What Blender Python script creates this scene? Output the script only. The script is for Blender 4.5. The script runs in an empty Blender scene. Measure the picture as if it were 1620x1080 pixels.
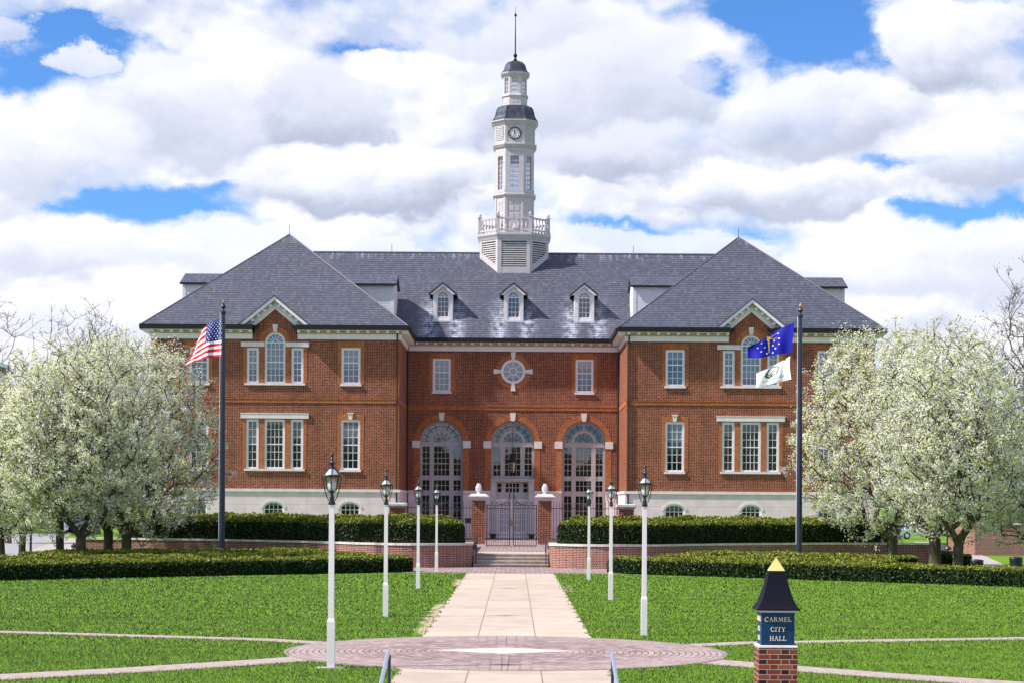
import bpy, bmesh, math, random
import numpy as np
from mathutils import Vector, Matrix
from mathutils.geometry import tessellate_polygon

C = bpy.context.scene
COL = C.collection
R = math.radians
PI = math.pi

# ------------------------------------------------------------------ camera
cd = bpy.data.cameras.new("camera")
cam = bpy.data.objects.new("camera", cd)
COL.objects.link(cam)
CAMX, CAMZ, FPX = 0.15, 2.85, 3000.0
cd.sensor_width = 36.0
cd.lens = FPX / 1620 * 36.0
cd.shift_x = -4 / 1620
cd.shift_y = 258 / 1620
cd.clip_start = 0.5
cd.clip_end = 9000
cam.location = (CAMX, 0, CAMZ)
cam.rotation_euler = (R(90), R(-0.37), 0)
C.camera = cam

# ------------------------------------------------------------------ light
SUN_TO = Vector((-1.0, -0.25, 1.08)).normalized()
sl = bpy.data.lights.new("sun", 'SUN')
sl.energy = 4.5
sl.angle = R(2.0)
sl.color = (1.0, 0.95, 0.86)
so = bpy.data.objects.new("sun", sl)
COL.objects.link(so)
so.rotation_euler = (-SUN_TO).to_track_quat('-Z', 'Y').to_euler()

C.view_settings.view_transform = 'Standard'
C.view_settings.look = 'None'
C.view_settings.gamma = 1
C.view_settings.exposure = 0.68
C.render.engine = 'CYCLES'
C.cycles.max_bounces = 6
C.cycles.diffuse_bounces = 5
C.cycles.transparent_max_bounces = 8

W = bpy.data.worlds.new("World")
C.world = W
W.use_nodes = True
W.cycles.sampling_method = 'MANUAL'
W.cycles.sample_map_resolution = 256
wn, wl = W.node_tree.nodes, W.node_tree.links
wn.clear()


def WN(t, **k):
    n = wn.new(t)
    for a, b in k.items():
        setattr(n, a, b)
    return n


def wmath(op, a, b=None, c=None, clamp=False):
    n = WN('ShaderNodeMath', operation=op, use_clamp=clamp)
    for i, v in enumerate((a, b, c)):
        if v is None:
            continue
        if isinstance(v, (int, float)):
            n.inputs[i].default_value = v
        else:
            wl.new(v, n.inputs[i])
    return n.outputs[0]


def wvec(op, a, b):
    n = WN('ShaderNodeVectorMath', operation=op)
    for i, v in enumerate((a, b)):
        if isinstance(v, tuple):
            n.inputs[i].default_value = v
        else:
            wl.new(v, n.inputs[i])
    return n.outputs['Value'] if op in ('DOT_PRODUCT', 'LENGTH') else n.outputs[0]


def wnoise(vec, scale, detail=6, rough=0.55, dist=0.0):
    n = WN('ShaderNodeTexNoise')
    n.inputs['Scale'].default_value = scale
    n.inputs['Detail'].default_value = detail
    n.inputs['Roughness'].default_value = rough
    n.inputs['Distortion'].default_value = dist
    wl.new(vec, n.inputs['Vector'])
    return n


SKY_S = 0.11
sky = WN('ShaderNodeTexSky', sky_type='NISHITA')
sky.sun_disc = False
sky.sun_elevation = math.asin(SUN_TO.z)
sky.sun_rotation = math.atan2(SUN_TO.x, SUN_TO.y)
sky.air_density = 1.0
sky.dust_density = 0.0
sky.ozone_density = 2.5
tc = WN('ShaderNodeTexCoord')
sep = WN('ShaderNodeSeparateXYZ')
wl.new(tc.outputs['Generated'], sep.inputs[0])
az = wmath('ARCTAN2', sep.outputs[0], sep.outputs[1])
el = wmath('ARCSINE', sep.outputs[2])
cmb = WN('ShaderNodeCombineXYZ')
wl.new(az, cmb.inputs[0])
wl.new(wmath('MULTIPLY', el, 1.45), cmb.inputs[1])
P0 = cmb.outputs[0]
# ragged, billowing direction field
wrp = wnoise(P0, 17, 9, 0.62)
wcen = wvec('SUBTRACT', wrp.outputs['Color'], (0.5, 0.5, 0.5))
wscl = wvec('MULTIPLY', wcen, (0.085, 0.060, 0.0))
PW = wvec('ADD', P0, wscl)
wrp2 = wnoise(P0, 60, 6, 0.6)
PV = wvec('ADD', P0, wvec('MULTIPLY', wvec('SUBTRACT', wrp2.outputs['Color'], (0.5, 0.5, 0.5)), (0.016, 0.014, 0.0)))


def wvor(vec, scale):
    n = WN('ShaderNodeTexVoronoi', feature='F1')
    n.inputs['Scale'].default_value = scale
    n.inputs['Detail'].default_value = 3.0
    n.inputs['Roughness'].default_value = 0.55
    wl.new(vec, n.inputs['Vector'])
    return n.outputs['Distance']


def px_dir(px, py):
    a = math.atan((px - 814) / FPX)
    e = math.atan((798 - py) / FPX * math.cos(a))
    return (a, e * 1.45, 0.0)


def blob(base, lst, scale=1.0):
    acc = base
    for (px, py, rx, ry, amp) in lst:
        d = wvec('SUBTRACT', PW, px_dir(px, py))
        d = wvec('MULTIPLY', d, (FPX / rx, FPX / ry / 1.45, 0.0))
        q = wvec('DOT_PRODUCT', d, d)
        acc = wmath('MULTIPLY_ADD', wmath('POWER', 0.3679, q), amp * scale, acc)
    return acc


n1 = wnoise(P0, 9.0, 9, 0.58)
puff = wvor(PV, 13.0)
dens = wmath('MULTIPLY_ADD', n1.outputs['Fac'], 2.2, -0.12)
dens = wmath('MULTIPLY_ADD', puff, -0.55, dens)
holes = [(90, 52, 60, 14, -0.9), (50, 100, 60, 18, -0.5), (150, 72, 60, 22, -1.1), (60, 95, 55, 26, -0.4), (25, 140, 60, 22, -0.6), (585, 78, 70, 15, -1.05), (1310, 42, 95, 44, -1.3),
         (1190, 16, 110, 22, -0.9), (1130, 120, 42, 24, -0.9), (245, 338, 110, 34, -1.2), (330, 296, 50, 22, -0.7), (125, 316, 60, 16, -0.7),
         (1520, 350, 80, 24, -1.1), (1450, 332, 40, 18, -0.5), (1420, 250, 70, 13, -0.8), (970, 356, 90, 10, -0.55), (40, 440, 60, 12, -0.5),
         (1600, 322, 50, 22, -0.6)]
fills = [(480, 180, 260, 110, 0.7), (900, 180, 230, 130, 0.7), (560, 280, 200, 70, 0.8), (1250, 285, 230, 60, 0.8),
         (1480, 170, 170, 75, 0.8), (1530, 40, 130, 60, 0.7), (200, 230, 220, 50, 0.6), (80, 380, 110, 50, 0.7), (300, 470, 450, 80, 1.0), (1400, 470, 450, 80, 1.0), (700, 100, 200, 80, 0.5), (1000, 60, 150, 60, 0.5), (-100, 500, 300, 300, 0.6), (1750, 480, 200, 120, 0.8)]
dens = blob(blob(dens, holes), fills)
mr = WN('ShaderNodeMapRange', interpolation_type='SMOOTHSTEP')
wl.new(dens, mr.inputs[0])
mr.inputs[1].default_value = 0.02
mr.inputs[2].default_value = 0.80
cover = mr.outputs[0]
# cloud shading: thicker, lower sides are lavender grey, puffed tops bright
n2 = wnoise(P0, 6.0, 5, 0.45)
off = wvec('ADD', P0, (-0.014, 0.030, 0.0))
n3 = wnoise(off, 6.0, 5, 0.45)
rel = wmath('SUBTRACT', n2.outputs['Fac'], n3.outputs['Fac'])
pv2 = wvor(wvec('ADD', PV, (-0.006, 0.012, 0.0)), 13.0)
rel2 = wmath('SUBTRACT', pv2, puff)
lit = wmath('MULTIPLY_ADD', rel, 1.5, 0.84)
lit = wmath('MULTIPLY_ADD', rel2, 0.85, lit)
darks_old = [(480, 160, 130, 75, -0.30), (960, 185, 170, 70, -0.30), (610, 305, 190, 26, -0.32), (1560, 215, 150, 40, -0.28), (1060, 255, 170, 26, -0.26),
         (1290, 318, 170, 18, -0.26), (1540, 90, 110, 22, -0.22), (700, 90, 120, 40, -0.16), (100, 300, 130, 16, -0.2),
         (330, 500, 160, 18, -0.16), (1480, 440, 180, 22, -0.18), (90, 475, 120, 14, -0.22), (760, 25, 250, 22, -0.12), (1230, 215, 140, 20, -0.16)]
brights = [(430, 255, 70, 26, 0.25), (1250, 120, 80, 35, 0.2), (1230, 275, 150, 22, 0.22), (60, 185, 70, 30, 0.2), (320, 95, 110, 60, 0.18),
           (620, 220, 140, 26, 0.16), (1470, 30, 60, 40, 0.2), (300, 410, 200, 26, 0.2), (1250, 375, 240, 30, 0.2), (120, 560, 300, 40, 0.2), (1500, 500, 200, 40, 0.2)]
lit = blob(lit, brights, 0.5)
# separate cumulus masses, back to front: bright crowns over lavender bases
FN = wnoise(PV, 30, 6, 0.6).outputs['Fac']


def lerp(f, a, b):
    return wmath('MULTIPLY_ADD', f, wmath('SUBTRACT', b, a), a)


for (px, py, rx, ry, top, base, op) in (
        (930, 150, 230, 130, 0.80, 0.30, 0.85), (720, 40, 260, 55, 0.85, 0.55, 0.7), (340, 165, 225, 115, 1.0, 0.46, 0.9), (500, 175, 120, 80, 0.70, 0.24, 0.8),
        (118, 100, 75, 24, 1.0, 0.75, 0.8), (-20, 45, 70, 30, 0.95, 0.6, 0.7), (60, 235, 170, 75, 1.0, 0.52, 0.85), (1560, 235, 120, 65, 0.95, 0.34, 0.85), (1010, 240, 220, 55, 0.82, 0.26, 0.8), (1300, 175, 190, 78, 1.02, 0.38, 0.9),
        (1490, 70, 130, 85, 1.05, 0.28, 0.95), (570, 285, 235, 62, 1.05, 0.28, 0.95), (1240, 290, 250, 46, 1.02, 0.34, 0.9),
        (80, 385, 140, 52, 1.02, 0.55, 0.9), (420, 400, 330, 60, 1.0, 0.72, 0.9), (1000, 395, 260, 40, 1.0, 0.70, 0.8), (1430, 415, 320, 62, 1.0, 0.62, 0.9),
        (1600, 380, 120, 50, 1.05, 0.7, 0.9), (180, 500, 300, 50, 1.0, 0.72, 0.9)):
    d = wvec('SUBTRACT', PW, px_dir(px, py))
    d = wvec('MULTIPLY', d, (FPX / rx, FPX / ry / 1.45, 0.0))
    q = wmath('SQRT', wvec('DOT_PRODUCT', d, d))
    q = wmath('MULTIPLY_ADD', wmath('SUBTRACT', FN, 0.5), 0.55, q)
    m1 = WN('ShaderNodeMapRange', interpolation_type='SMOOTHSTEP')
    wl.new(q, m1.inputs[0])
    m1.inputs[1].default_value = 1.05
    m1.inputs[2].default_value = 0.72
    sy_ = WN('ShaderNodeSeparateXYZ')
    wl.new(d, sy_.inputs[0])
    sx2 = wmath('MULTIPLY_ADD', sy_.outputs[0], -0.18, sy_.outputs[1])
    m2 = WN('ShaderNodeMapRange', interpolation_type='SMOOTHSTEP')
    wl.new(wmath('MULTIPLY_ADD', wmath('SUBTRACT', FN, 0.5), 0.9, sx2), m2.inputs[0])
    m2.inputs[1].default_value = -0.75
    m2.inputs[2].default_value = 0.55
    li = wmath('MULTIPLY_ADD', m2.outputs[0], top - base, base)
    fm = wmath('MULTIPLY', m1.outputs[0], op)
    lit = lerp(fm, lit, li)
    cover = wmath('MAXIMUM', cover, fm)
mr2 = WN('ShaderNodeMapRange')
wl.new(lit, mr2.inputs[0])
mr2.inputs[1].default_value = 0.2
mr2.inputs[2].default_value = 1.0
cr = WN('ShaderNodeValToRGB')
wl.new(mr2.outputs[0], cr.inputs[0])
cr.color_ramp.elements[0].color = (0.27, 0.305, 0.41, 1)
cr.color_ramp.elements[1].color = (0.655, 0.66, 0.69, 1)
e_ = cr.color_ramp.elements.new(0.5)
e_.color = (0.47, 0.50, 0.595, 1)
skc = WN('ShaderNodeMix', data_type='RGBA', blend_type='MULTIPLY')
skc.inputs[0].default_value = 1.0
wl.new(sky.outputs[0], skc.inputs[6])
skc.inputs[7].default_value = (0.36, 0.62, 0.97, 1)
sc = WN('ShaderNodeVectorMath', operation='SCALE')
wl.new(cr.outputs[0], sc.inputs[0])
sc.inputs['Scale'].default_value = 1.0 / SKY_S
mx = WN('ShaderNodeMix', data_type='RGBA')
wl.new(cover, mx.inputs[0])
wl.new(skc.outputs[2], mx.inputs[6])
wl.new(sc.outputs[0], mx.inputs[7])
bg = WN('ShaderNodeBackground')
bg.inputs[1].default_value = SKY_S
wl.new(mx.outputs[2], bg.inputs[0])
wo = WN('ShaderNodeOutputWorld')
wl.new(bg.outputs[0], wo.inputs[0])


# ------------------------------------------------------------------ materials
class NT:
    def __init__(s, name, rough=0.8, spec=0.3, metal=0.0):
        s.m = bpy.data.materials.new(name)
        s.m.use_nodes = True
        s.n, s.l = s.m.node_tree.nodes, s.m.node_tree.links
        s.b = s.n['Principled BSDF']
        s.b.inputs['Roughness'].default_value = rough
        s.b.inputs['Metallic'].default_value = metal
        s.b.inputs['Specular IOR Level'].default_value = spec
        s.tc = None

    def obj(s):
        if not s.tc:
            s.tc = s.n.new('ShaderNodeTexCoord')
        return s.tc.outputs['Object']

    def math(s, op, a, b=None, c=None, clamp=False):
        n = s.n.new('ShaderNodeMath')
        n.operation = op
        n.use_clamp = clamp
        for i, v in enumerate((a, b, c)):
            if v is None:
                continue
            if isinstance(v, (int, float)):
                n.inputs[i].default_value = v
            else:
                s.l.new(v, n.inputs[i])
        return n.outputs[0]

    def vec(s, op, a, b):
        n = s.n.new('ShaderNodeVectorMath')
        n.operation = op
        for i, v in enumerate((a, b)):
            if isinstance(v, tuple):
                n.inputs[i].default_value = v
            else:
                s.l.new(v, n.inputs[i])
        return n.outputs[0]

    def noise(s, vec, scale, detail=4, rough=0.55):
        n = s.n.new('ShaderNodeTexNoise')
        n.inputs['Scale'].default_value = scale
        n.inputs['Detail'].default_value = detail
        n.inputs['Roughness'].default_value = rough
        s.l.new(vec, n.inputs['Vector'])
        return n.outputs['Fac']

    def ramp(s, fac, stops):
        n = s.n.new('ShaderNodeValToRGB')
        el = n.color_ramp.elements
        while len(el) < len(stops):
            el.new(0.5)
        for e, (p, c) in zip(el, stops):
            e.position = p
            e.color = (*c, 1)
        s.l.new(fac, n.inputs[0])
        return n.outputs[0]

    def mix(s, fac, a, b, mode='MIX'):
        n = s.n.new('ShaderNodeMix')
        n.data_type = 'RGBA'
        n.blend_type = mode
        for i, v in ((0, fac), (6, a), (7, b)):
            if isinstance(v, tuple):
                n.inputs[i].default_value = (*v, 1) if len(v) == 3 else v
            elif isinstance(v, (int, float)):
                n.inputs[i].default_value = v
            else:
                s.l.new(v, n.inputs[i])
        return n.outputs[2]

    def smooth(s, v, a, b):
        n = s.n.new('ShaderNodeMapRange')
        n.interpolation_type = 'SMOOTHSTEP'
        s.l.new(v, n.inputs[0])
        n.inputs[1].default_value = a
        n.inputs[2].default_value = b
        return n.outputs[0]

    def col(s, c):
        if isinstance(c, tuple):
            s.b.inputs['Base Color'].default_value = (*c, 1)
        else:
            s.l.new(c, s.b.inputs['Base Color'])
        return s

    def bump(s, h, strength=0.3, dist=0.02):
        n = s.n.new('ShaderNodeBump')
        n.inputs['Strength'].default_value = strength
        n.inputs['Distance'].default_value = dist
        s.l.new(h, n.inputs['Height'])
        s.l.new(n.outputs[0], s.b.inputs['Normal'])
        return s

    def island(s):
        g = s.n.new('ShaderNodeNewGeometry')
        return g.outputs['Random Per Island']

    def uv(s):
        """(u, v): horizontal run along the face, height"""
        sp = s.n.new('ShaderNodeSeparateXYZ')
        s.l.new(s.obj(), sp.inputs[0])
        tcn = s.n.new('ShaderNodeSeparateXYZ')
        s.l.new(s.tc.outputs['Normal'], tcn.inputs[0])
        nx = s.math('ABSOLUTE', tcn.outputs[0])
        ny = s.math('ABSOLUTE', tcn.outputs[1])
        k = s.math('GREATER_THAN', nx, ny)
        dxy = s.math('SUBTRACT', sp.outputs[1], sp.outputs[0])
        u = s.math('MULTIPLY_ADD', dxy, k, sp.outputs[0])
        return u, sp.outputs[2]

    def cells(s, u, v, period, h, split, mu, mv):
        """brick layout: (is_header, mortar, random 0..1 per brick)"""
        vr = s.math('DIVIDE', v, h)
        row = s.math('FLOOR', vr)
        fv = s.math('FRACT', vr)
        par = s.math('MULTIPLY', s.math('MODULO', s.math('ABSOLUTE', row), 2.0), 0.5)
        ur = s.math('ADD', s.math('DIVIDE', u, period), par)
        fu = s.math('FRACT', ur)
        hd = s.math('GREATER_THAN', fu, split)
        d = s.math('MINIMUM', s.math('MINIMUM', fu, s.math('SUBTRACT', 1.0, fu)), s.math('ABSOLUTE', s.math('SUBTRACT', fu, split)))
        m = s.math('MAXIMUM', s.math('LESS_THAN', d, mu / period), s.math('LESS_THAN', s.math('MINIMUM', fv, s.math('SUBTRACT', 1.0, fv)), mv / h))
        cb = s.n.new('ShaderNodeCombineXYZ')
        s.l.new(s.math('MULTIPLY_ADD', s.math('FLOOR', ur), 2.0, hd), cb.inputs[0])
        s.l.new(row, cb.inputs[1])
        w = s.n.new('ShaderNodeTexWhiteNoise')
        w.noise_dimensions = '2D'
        s.l.new(cb.outputs[0], w.inputs['Vector'])
        return hd, m, w.outputs['Value']


def simple(name, c, rough=0.7, spec=0.3, metal=0.0, var=0.12, nscale=2.5):
    t = NT(name, rough, spec, metal)
    f = t.noise(t.obj(), nscale, 5)
    lo = tuple(x * (1 - var) for x in c)
    hi = tuple(min(1, x * (1 + var)) for x in c)
    t.col(t.ramp(f, [(0.3, lo), (0.7, hi)]))
    return t.m


def brick_mat(name, stretch, header, mortar, period=0.30, h=0.078, split=0.667, mort=0.007, big=0.15):
    t = NT(name, 0.85, 0.2)
    u, v = t.uv()
    hd, m, rnd = t.cells(u, v, period, h, split, mort, mort)
    cs = t.ramp(rnd, [(0.0, stretch[0]), (0.45, stretch[1]), (1.0, stretch[2])])
    ch = t.ramp(rnd, [(0.0, header[0]), (1.0, header[1])])
    c = t.mix(hd, cs, ch)
    c = t.mix(m, c, mortar)
    n = t.noise(t.obj(), 0.35, 5)
    c = t.mix(1.0, c, t.ramp(n, [(0.3, (1 - big,) * 3), (0.7, (1 + big * 0.5,) * 3)]), 'MULTIPLY')
    ns = t.noise(t.vec('MULTIPLY', t.obj(), (1.6, 1.6, 0.16)), 1.0, 6, 0.6)
    c = t.mix(1.0, c, t.ramp(ns, [(0.28, (0.80, 0.80, 0.82)), (0.5, (1, 1, 1)), (0.76, (1.12, 1.13, 1.16))]), 'MULTIPLY')
    t.col(c)
    t.bump(t.math('SUBTRACT', 1.0, m), 0.25, 0.01)
    return t.m


M = {}
M['brick'] = brick_mat('flemish_brick', [(0.180, 0.036, 0.016), (0.275, 0.059, 0.024), (0.39, 0.098, 0.042)],
                       [(0.030, 0.010, 0.008), (0.085, 0.022, 0.013)], (0.46, 0.27, 0.19), period=0.30, h=0.10, split=0.64, mort=0.0075, big=0.18)
M['orange'] = brick_mat('rubbed_orange_brick', [(0.32, 0.082, 0.026), (0.42, 0.12, 0.038), (0.50, 0.16, 0.055)],
                        [(0.28, 0.07, 0.022), (0.40, 0.11, 0.034)], (0.50, 0.27, 0.15), mort=0.005, period=0.26, h=0.09)
M['wall_brick'] = brick_mat('garden_wall_brick', [(0.17, 0.042, 0.026), (0.25, 0.062, 0.035), (0.32, 0.095, 0.05)],
                            [(0.09, 0.03, 0.024), (0.22, 0.055, 0.035)], (0.48, 0.40, 0.36), mort=0.008)
M['sign_brick'] = brick_mat('sign_brick', [(0.08, 0.022, 0.016), (0.23, 0.05, 0.024), (0.32, 0.085, 0.04)],
                            [(0.02, 0.012, 0.014), (0.20, 0.045, 0.024)], (0.42, 0.36, 0.32), period=0.33, h=0.0745, split=0.63, mort=0.0048)
t = NT('limestone', 0.75, 0.25)
u, v = t.uv()
hd, m_, rnd = t.cells(u, t.math('ADD', v, 0.05), 2.6, 0.95, 0.5, 0.006, 0.012)
f = t.noise(t.obj(), 1.3, 6)
c = t.ramp(f, [(0.3, (0.66, 0.535, 0.545)), (0.7, (0.82, 0.665, 0.68))])
c = t.mix(t.math('MULTIPLY', m_, 0.55), c, (0.30, 0.25, 0.25))
M['stone_base'] = t.col(c).m
M['stone'] = simple('carved_stone', (0.74, 0.675, 0.66), 0.7, 0.25, var=0.1)
M['cap_stone'] = simple('weathered_cap_stone', (0.60, 0.56, 0.55), 0.8, 0.2, var=0.22, nscale=5)
M['white'] = simple('white_paint', (0.83, 0.77, 0.80), 0.5, 0.4, var=0.04)
M['cream'] = simple('cream_bed_mould', (0.55, 0.43, 0.30), 0.6, 0.3, var=0.1)
M['tower'] = simple('aged_white_paint', (0.53, 0.485, 0.50), 0.55, 0.35, var=0.08)
M['grey_frame'] = simple('grey_joinery_paint', (0.45, 0.405, 0.415), 0.5, 0.35, var=0.06)
M['bar_grey'] = simple('dark_leading', (0.09, 0.085, 0.095), 0.5, 0.3)
M['siding_gap'] = simple('siding_paint', (0.74, 0.70, 0.72), 0.6, 0.3, var=0.05)
M['louver'] = simple('louvre_paint', (0.58, 0.55, 0.53), 0.6, 0.3, var=0.08)
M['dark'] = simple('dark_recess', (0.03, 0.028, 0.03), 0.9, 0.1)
M['gutter'] = simple('dark_gutter_metal', (0.010, 0.009, 0.012), 0.55, 0.3)
M['black_metal'] = simple('black_painted_metal', (0.012, 0.013, 0.016), 0.4, 0.5)
M['navy_metal'] = simple('navy_painted_metal', (0.018, 0.026, 0.055), 0.4, 0.5)
t = NT('lead_dome', 0.38, 0.5, 0.55)
f = t.noise(t.vec('MULTIPLY', t.obj(), (3.0, 3.0, 0.8)), 2.0, 6)
M['dome'] = t.col(t.ramp(f, [(0.3, (0.035, 0.037, 0.055)), (0.7, (0.11, 0.112, 0.15))])).m
M['steel'] = simple('brushed_steel', (0.78, 0.79, 0.84), 0.38, 0.5, 1.0, var=0.05)
M['gold'] = simple('gold_leaf', (0.92, 0.66, 0.22), 0.4, 0.5, 0.35, var=0.12, nscale=9)
M['brass'] = simple('old_brass', (0.35, 0.24, 0.08), 0.45, 0.5, 0.6)
M['sign_blue'] = simple('sign_blue_paint', (0.006, 0.045, 0.125), 0.5, 0.2, var=0.1)
M['sign_roof'] = simple('sign_roof_metal', (0.006, 0.007, 0.014), 0.6, 0.12, var=0.15)
M['letter'] = simple('gilt_letter', (0.85, 0.70, 0.45), 0.5, 0.4, var=0.05)
M['cloth_white'] = simple('white_nylon', (0.85, 0.85, 0.87), 0.7, 0.2, var=0.03)
M['cloth_red'] = simple('red_nylon', (0.65, 0.010, 0.022), 0.7, 0.2, var=0.05)
M['cloth_blue'] = simple('navy_nylon', (0.012, 0.020, 0.16), 0.7, 0.2, var=0.08)
M['cloth_royal'] = simple('royal_blue_nylon', (0.006, 0.010, 0.30), 0.7, 0.2, var=0.1)
M['flag_gold'] = simple('flag_gold', (0.85, 0.55, 0.06), 0.7, 0.2, var=0.05)
M['flag_cream'] = simple('flag_cream', (0.90, 0.86, 0.62), 0.7, 0.2, var=0.05)
M['flag_green'] = simple('flag_green', (0.012, 0.07, 0.055), 0.7, 0.2, var=0.05)
M['flag_ink'] = simple('flag_ink', (0.08, 0.10, 0.10), 0.7, 0.2, var=0.05)
M['rubber'] = simple('tyre_rubber', (0.02, 0.02, 0.02), 0.9, 0.2)
M['petal'] = None

# slate: courses, mixed slates, pale lime streaks
t = NT('blue_grey_slate', 0.55, 0.4)
u, v = t.uv()
hd, m_, rnd = t.cells(u, v, 0.40, 0.165, 0.5, 0.004, 0.020)
c = t.ramp(rnd, [(0.0, (0.066, 0.069, 0.098)), (0.5, (0.082, 0.086, 0.120)), (1.0, (0.108, 0.112, 0.152))])
f = t.noise(t.vec('MULTIPLY', t.obj(), (0.5, 0.5, 0.22)), 1.2, 6, 0.6)
c = t.mix(t.math('MULTIPLY', t.smooth(f, 0.50, 0.75), 0.5), c, (0.056, 0.068, 0.118))
st = t.noise(t.vec('MULTIPLY', t.obj(), (1.7, 1.7, 0.35)), 1.5, 7, 0.65)
c = t.mix(t.math('MULTIPLY', t.smooth(st, 0.58, 0.84), 0.4), c, (0.42, 0.44, 0.52))
# lime wash below the dormers and along the ridge
sp = t.n.new('ShaderNodeSeparateXYZ')
t.l.new(t.obj(), sp.inputs[0])
ridge = t.math('MULTIPLY', t.smooth(sp.outputs[2], 19.9, 20.7), t.smooth(t.noise(t.vec('MULTIPLY', t.obj(), (2.2, 0.4, 0.5)), 2, 6, 0.7), 0.5, 0.68))
acc = t.math('MULTIPLY', ridge, 0.6)
for dxm in (-4.82, 0.0, 4.82):
    for sx in (-1.0, 1.0):
        ex = t.math('DIVIDE', t.math('SUBTRACT', sp.outputs[0], dxm + sx * 0.95), 0.5)
        g = t.math('POWER', 0.3679, t.math('MULTIPLY', ex, ex))
        ez = t.math('MULTIPLY', t.smooth(sp.outputs[2], 18.0, 15.0), 0.95)
        acc = t.math('MAXIMUM', acc, t.math('MULTIPLY', t.math('MULTIPLY', g, ez), t.smooth(st, 0.36, 0.62)))
c = t.mix(acc, c, (0.47, 0.50, 0.60))
c = t.mix(t.math('MULTIPLY', m_, 0.8), c, (0.018, 0.018, 0.030))
t.col(c).bump(t.math('SUBTRACT', 1.0, m_), 0.4, 0.02)
M['slate'] = t.m
M['hip_cap'] = simple('hip_cap_metal', (0.11, 0.113, 0.14), 0.55, 0.3, var=0.2)


def glass(name, base, gloss, rough=0.03, scale=1.2, amt=0.05, blind=0.0):
    t = NT(name, rough, 0.5)
    f = t.noise(t.obj(), 0.9, 3)
    c = t.ramp(f, [(0.35, tuple(x * 0.6 for x in base)), (0.65, tuple(x * 1.3 for x in base))])
    if blind:
        oi = t.n.new('ShaderNodeObjectInfo')
        sg_ = t.n.new('ShaderNodeSeparateXYZ')
        t.l.new(t.tc.outputs['Generated'], sg_.inputs[0])
        hgt = t.math('SUBTRACT', 1.0, t.math('MULTIPLY', t.math('MODULO', t.math('MULTIPLY', oi.outputs['Random'], 7.3), 1.0), blind))
        on = t.math('GREATER_THAN', sg_.outputs[2], hgt)
        sl_ = t.math('GREATER_THAN', t.math('FRACT', t.math('MULTIPLY', sg_.outputs[2], 34.0)), 0.3)
        c = t.mix(t.math('MULTIPLY', on, t.math('MULTIPLY_ADD', sl_, 0.3, 0.5)), c, (0.20, 0.20, 0.23))
    t.col(c)
    g = t.n.new('ShaderNodeBsdfGlossy')
    g.inputs['Roughness'].default_value = rough
    mixn = t.n.new('ShaderNodeMixShader')
    mixn.inputs[0].default_value = gloss
    t.bump(t.noise(t.obj(), scale, 2), amt, 0.05)
    t.l.new(t.b.inputs['Normal'].links[0].from_socket, g.inputs['Normal'])
    out = t.n['Material Output']
    t.l.new(t.b.outputs[0], mixn.inputs[1])
    t.l.new(g.outputs[0], mixn.inputs[2])
    t.l.new(mixn.outputs[0], out.inputs[0])
    return t.m


M['glass_upper'] = glass('window_glass_with_blinds', (0.05, 0.058, 0.09), 0.10, 0.03, 0.6, 0.03, 1.1)
M['glass_dark'] = glass('window_glass_dark', (0.014, 0.016, 0.020), 0.09, 0.03, 0.6, 0.03, 0.5)
M['glass_mirror'] = glass('reflecting_window_glass', (0.010, 0.011, 0.016), 0.12, 0.02, 0.9, 0.06)
M['glass_fan'] = glass('fanlight_glass', (0.010, 0.012, 0.020), 0.11, 0.02, 0.8, 0.06)


def clear_glass(name, fac, tint=(1, 1, 1)):
    t = NT(name)
    t.n.remove(t.b)
    a = t.n.new('ShaderNodeBsdfTransparent')
    a.inputs[0].default_value = (*tint, 1)
    g = t.n.new('ShaderNodeBsdfGlossy')
    g.inputs['Roughness'].default_value = 0.05
    mm = t.n.new('ShaderNodeMixShader')
    mm.inputs[0].default_value = fac
    t.l.new(a.outputs[0], mm.inputs[1])
    t.l.new(g.outputs[0], mm.inputs[2])
    t.l.new(mm.outputs[0], t.n['Material Output'].inputs[0])
    return t.m


M['clear'] = clear_glass('clear_lantern_glass', 0.16, (0.92, 0.93, 0.96))
t = NT('milky_hood_glass', 0.3, 0.4)
t.col((0.78, 0.78, 0.82))
t.b.inputs['Alpha'].default_value = 0.55
M['milk'] = t.m
t = NT('frosted_bulb', 0.4, 0.4)
t.col((0.86, 0.86, 0.88))
M['bulb'] = t.m

# ground materials
t = NT('mown_lawn', 0.9, 0.15)
o = t.obj()
a1 = t.noise(o, 0.35, 5)
a2 = t.noise(t.vec('MULTIPLY', o, (1.0, 0.35, 1.0)), 6.0, 6, 0.7)
c = t.ramp(a2, [(0.25, (0.08, 0.17, 0.009)), (0.5, (0.12, 0.24, 0.013)), (0.78, (0.17, 0.30, 0.03))])
c = t.mix(1.0, c, t.ramp(a1, [(0.3, (0.8, 0.82, 0.8)), (0.7, (1.15, 1.12, 1.0))]), 'MULTIPLY')
t.col(c).bump(a2, 0.8, 0.06)
M['lawn'] = t.m
t = NT('grass_blade', 0.6, 0.25)
o = t.obj()
c = t.ramp(t.island(), [(0.0, (0.120, 0.240, 0.008)), (0.5, (0.140, 0.275, 0.012)), (0.95, (0.165, 0.31, 0.018)), (1.0, (0.24, 0.37, 0.07))])
c = t.mix(1.0, c, t.ramp(t.noise(t.vec('MULTIPLY', o, (1.1, 1.5, 1)), 1.9, 7, 0.66), [(0.30, (0.66, 0.72, 0.62)), (0.5, (1, 1, 1)), (0.72, (1.42, 1.32, 2.0))]), 'MULTIPLY')
sb_ = t.n.new('ShaderNodeSeparateXYZ')
t.l.new(o, sb_.inputs[0])
band = t.math('SINE', t.math('MULTIPLY', t.math('ADD', sb_.outputs[1], t.math('MULTIPLY', t.noise(o, 0.25, 2), 1.2)), 2.9))
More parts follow.
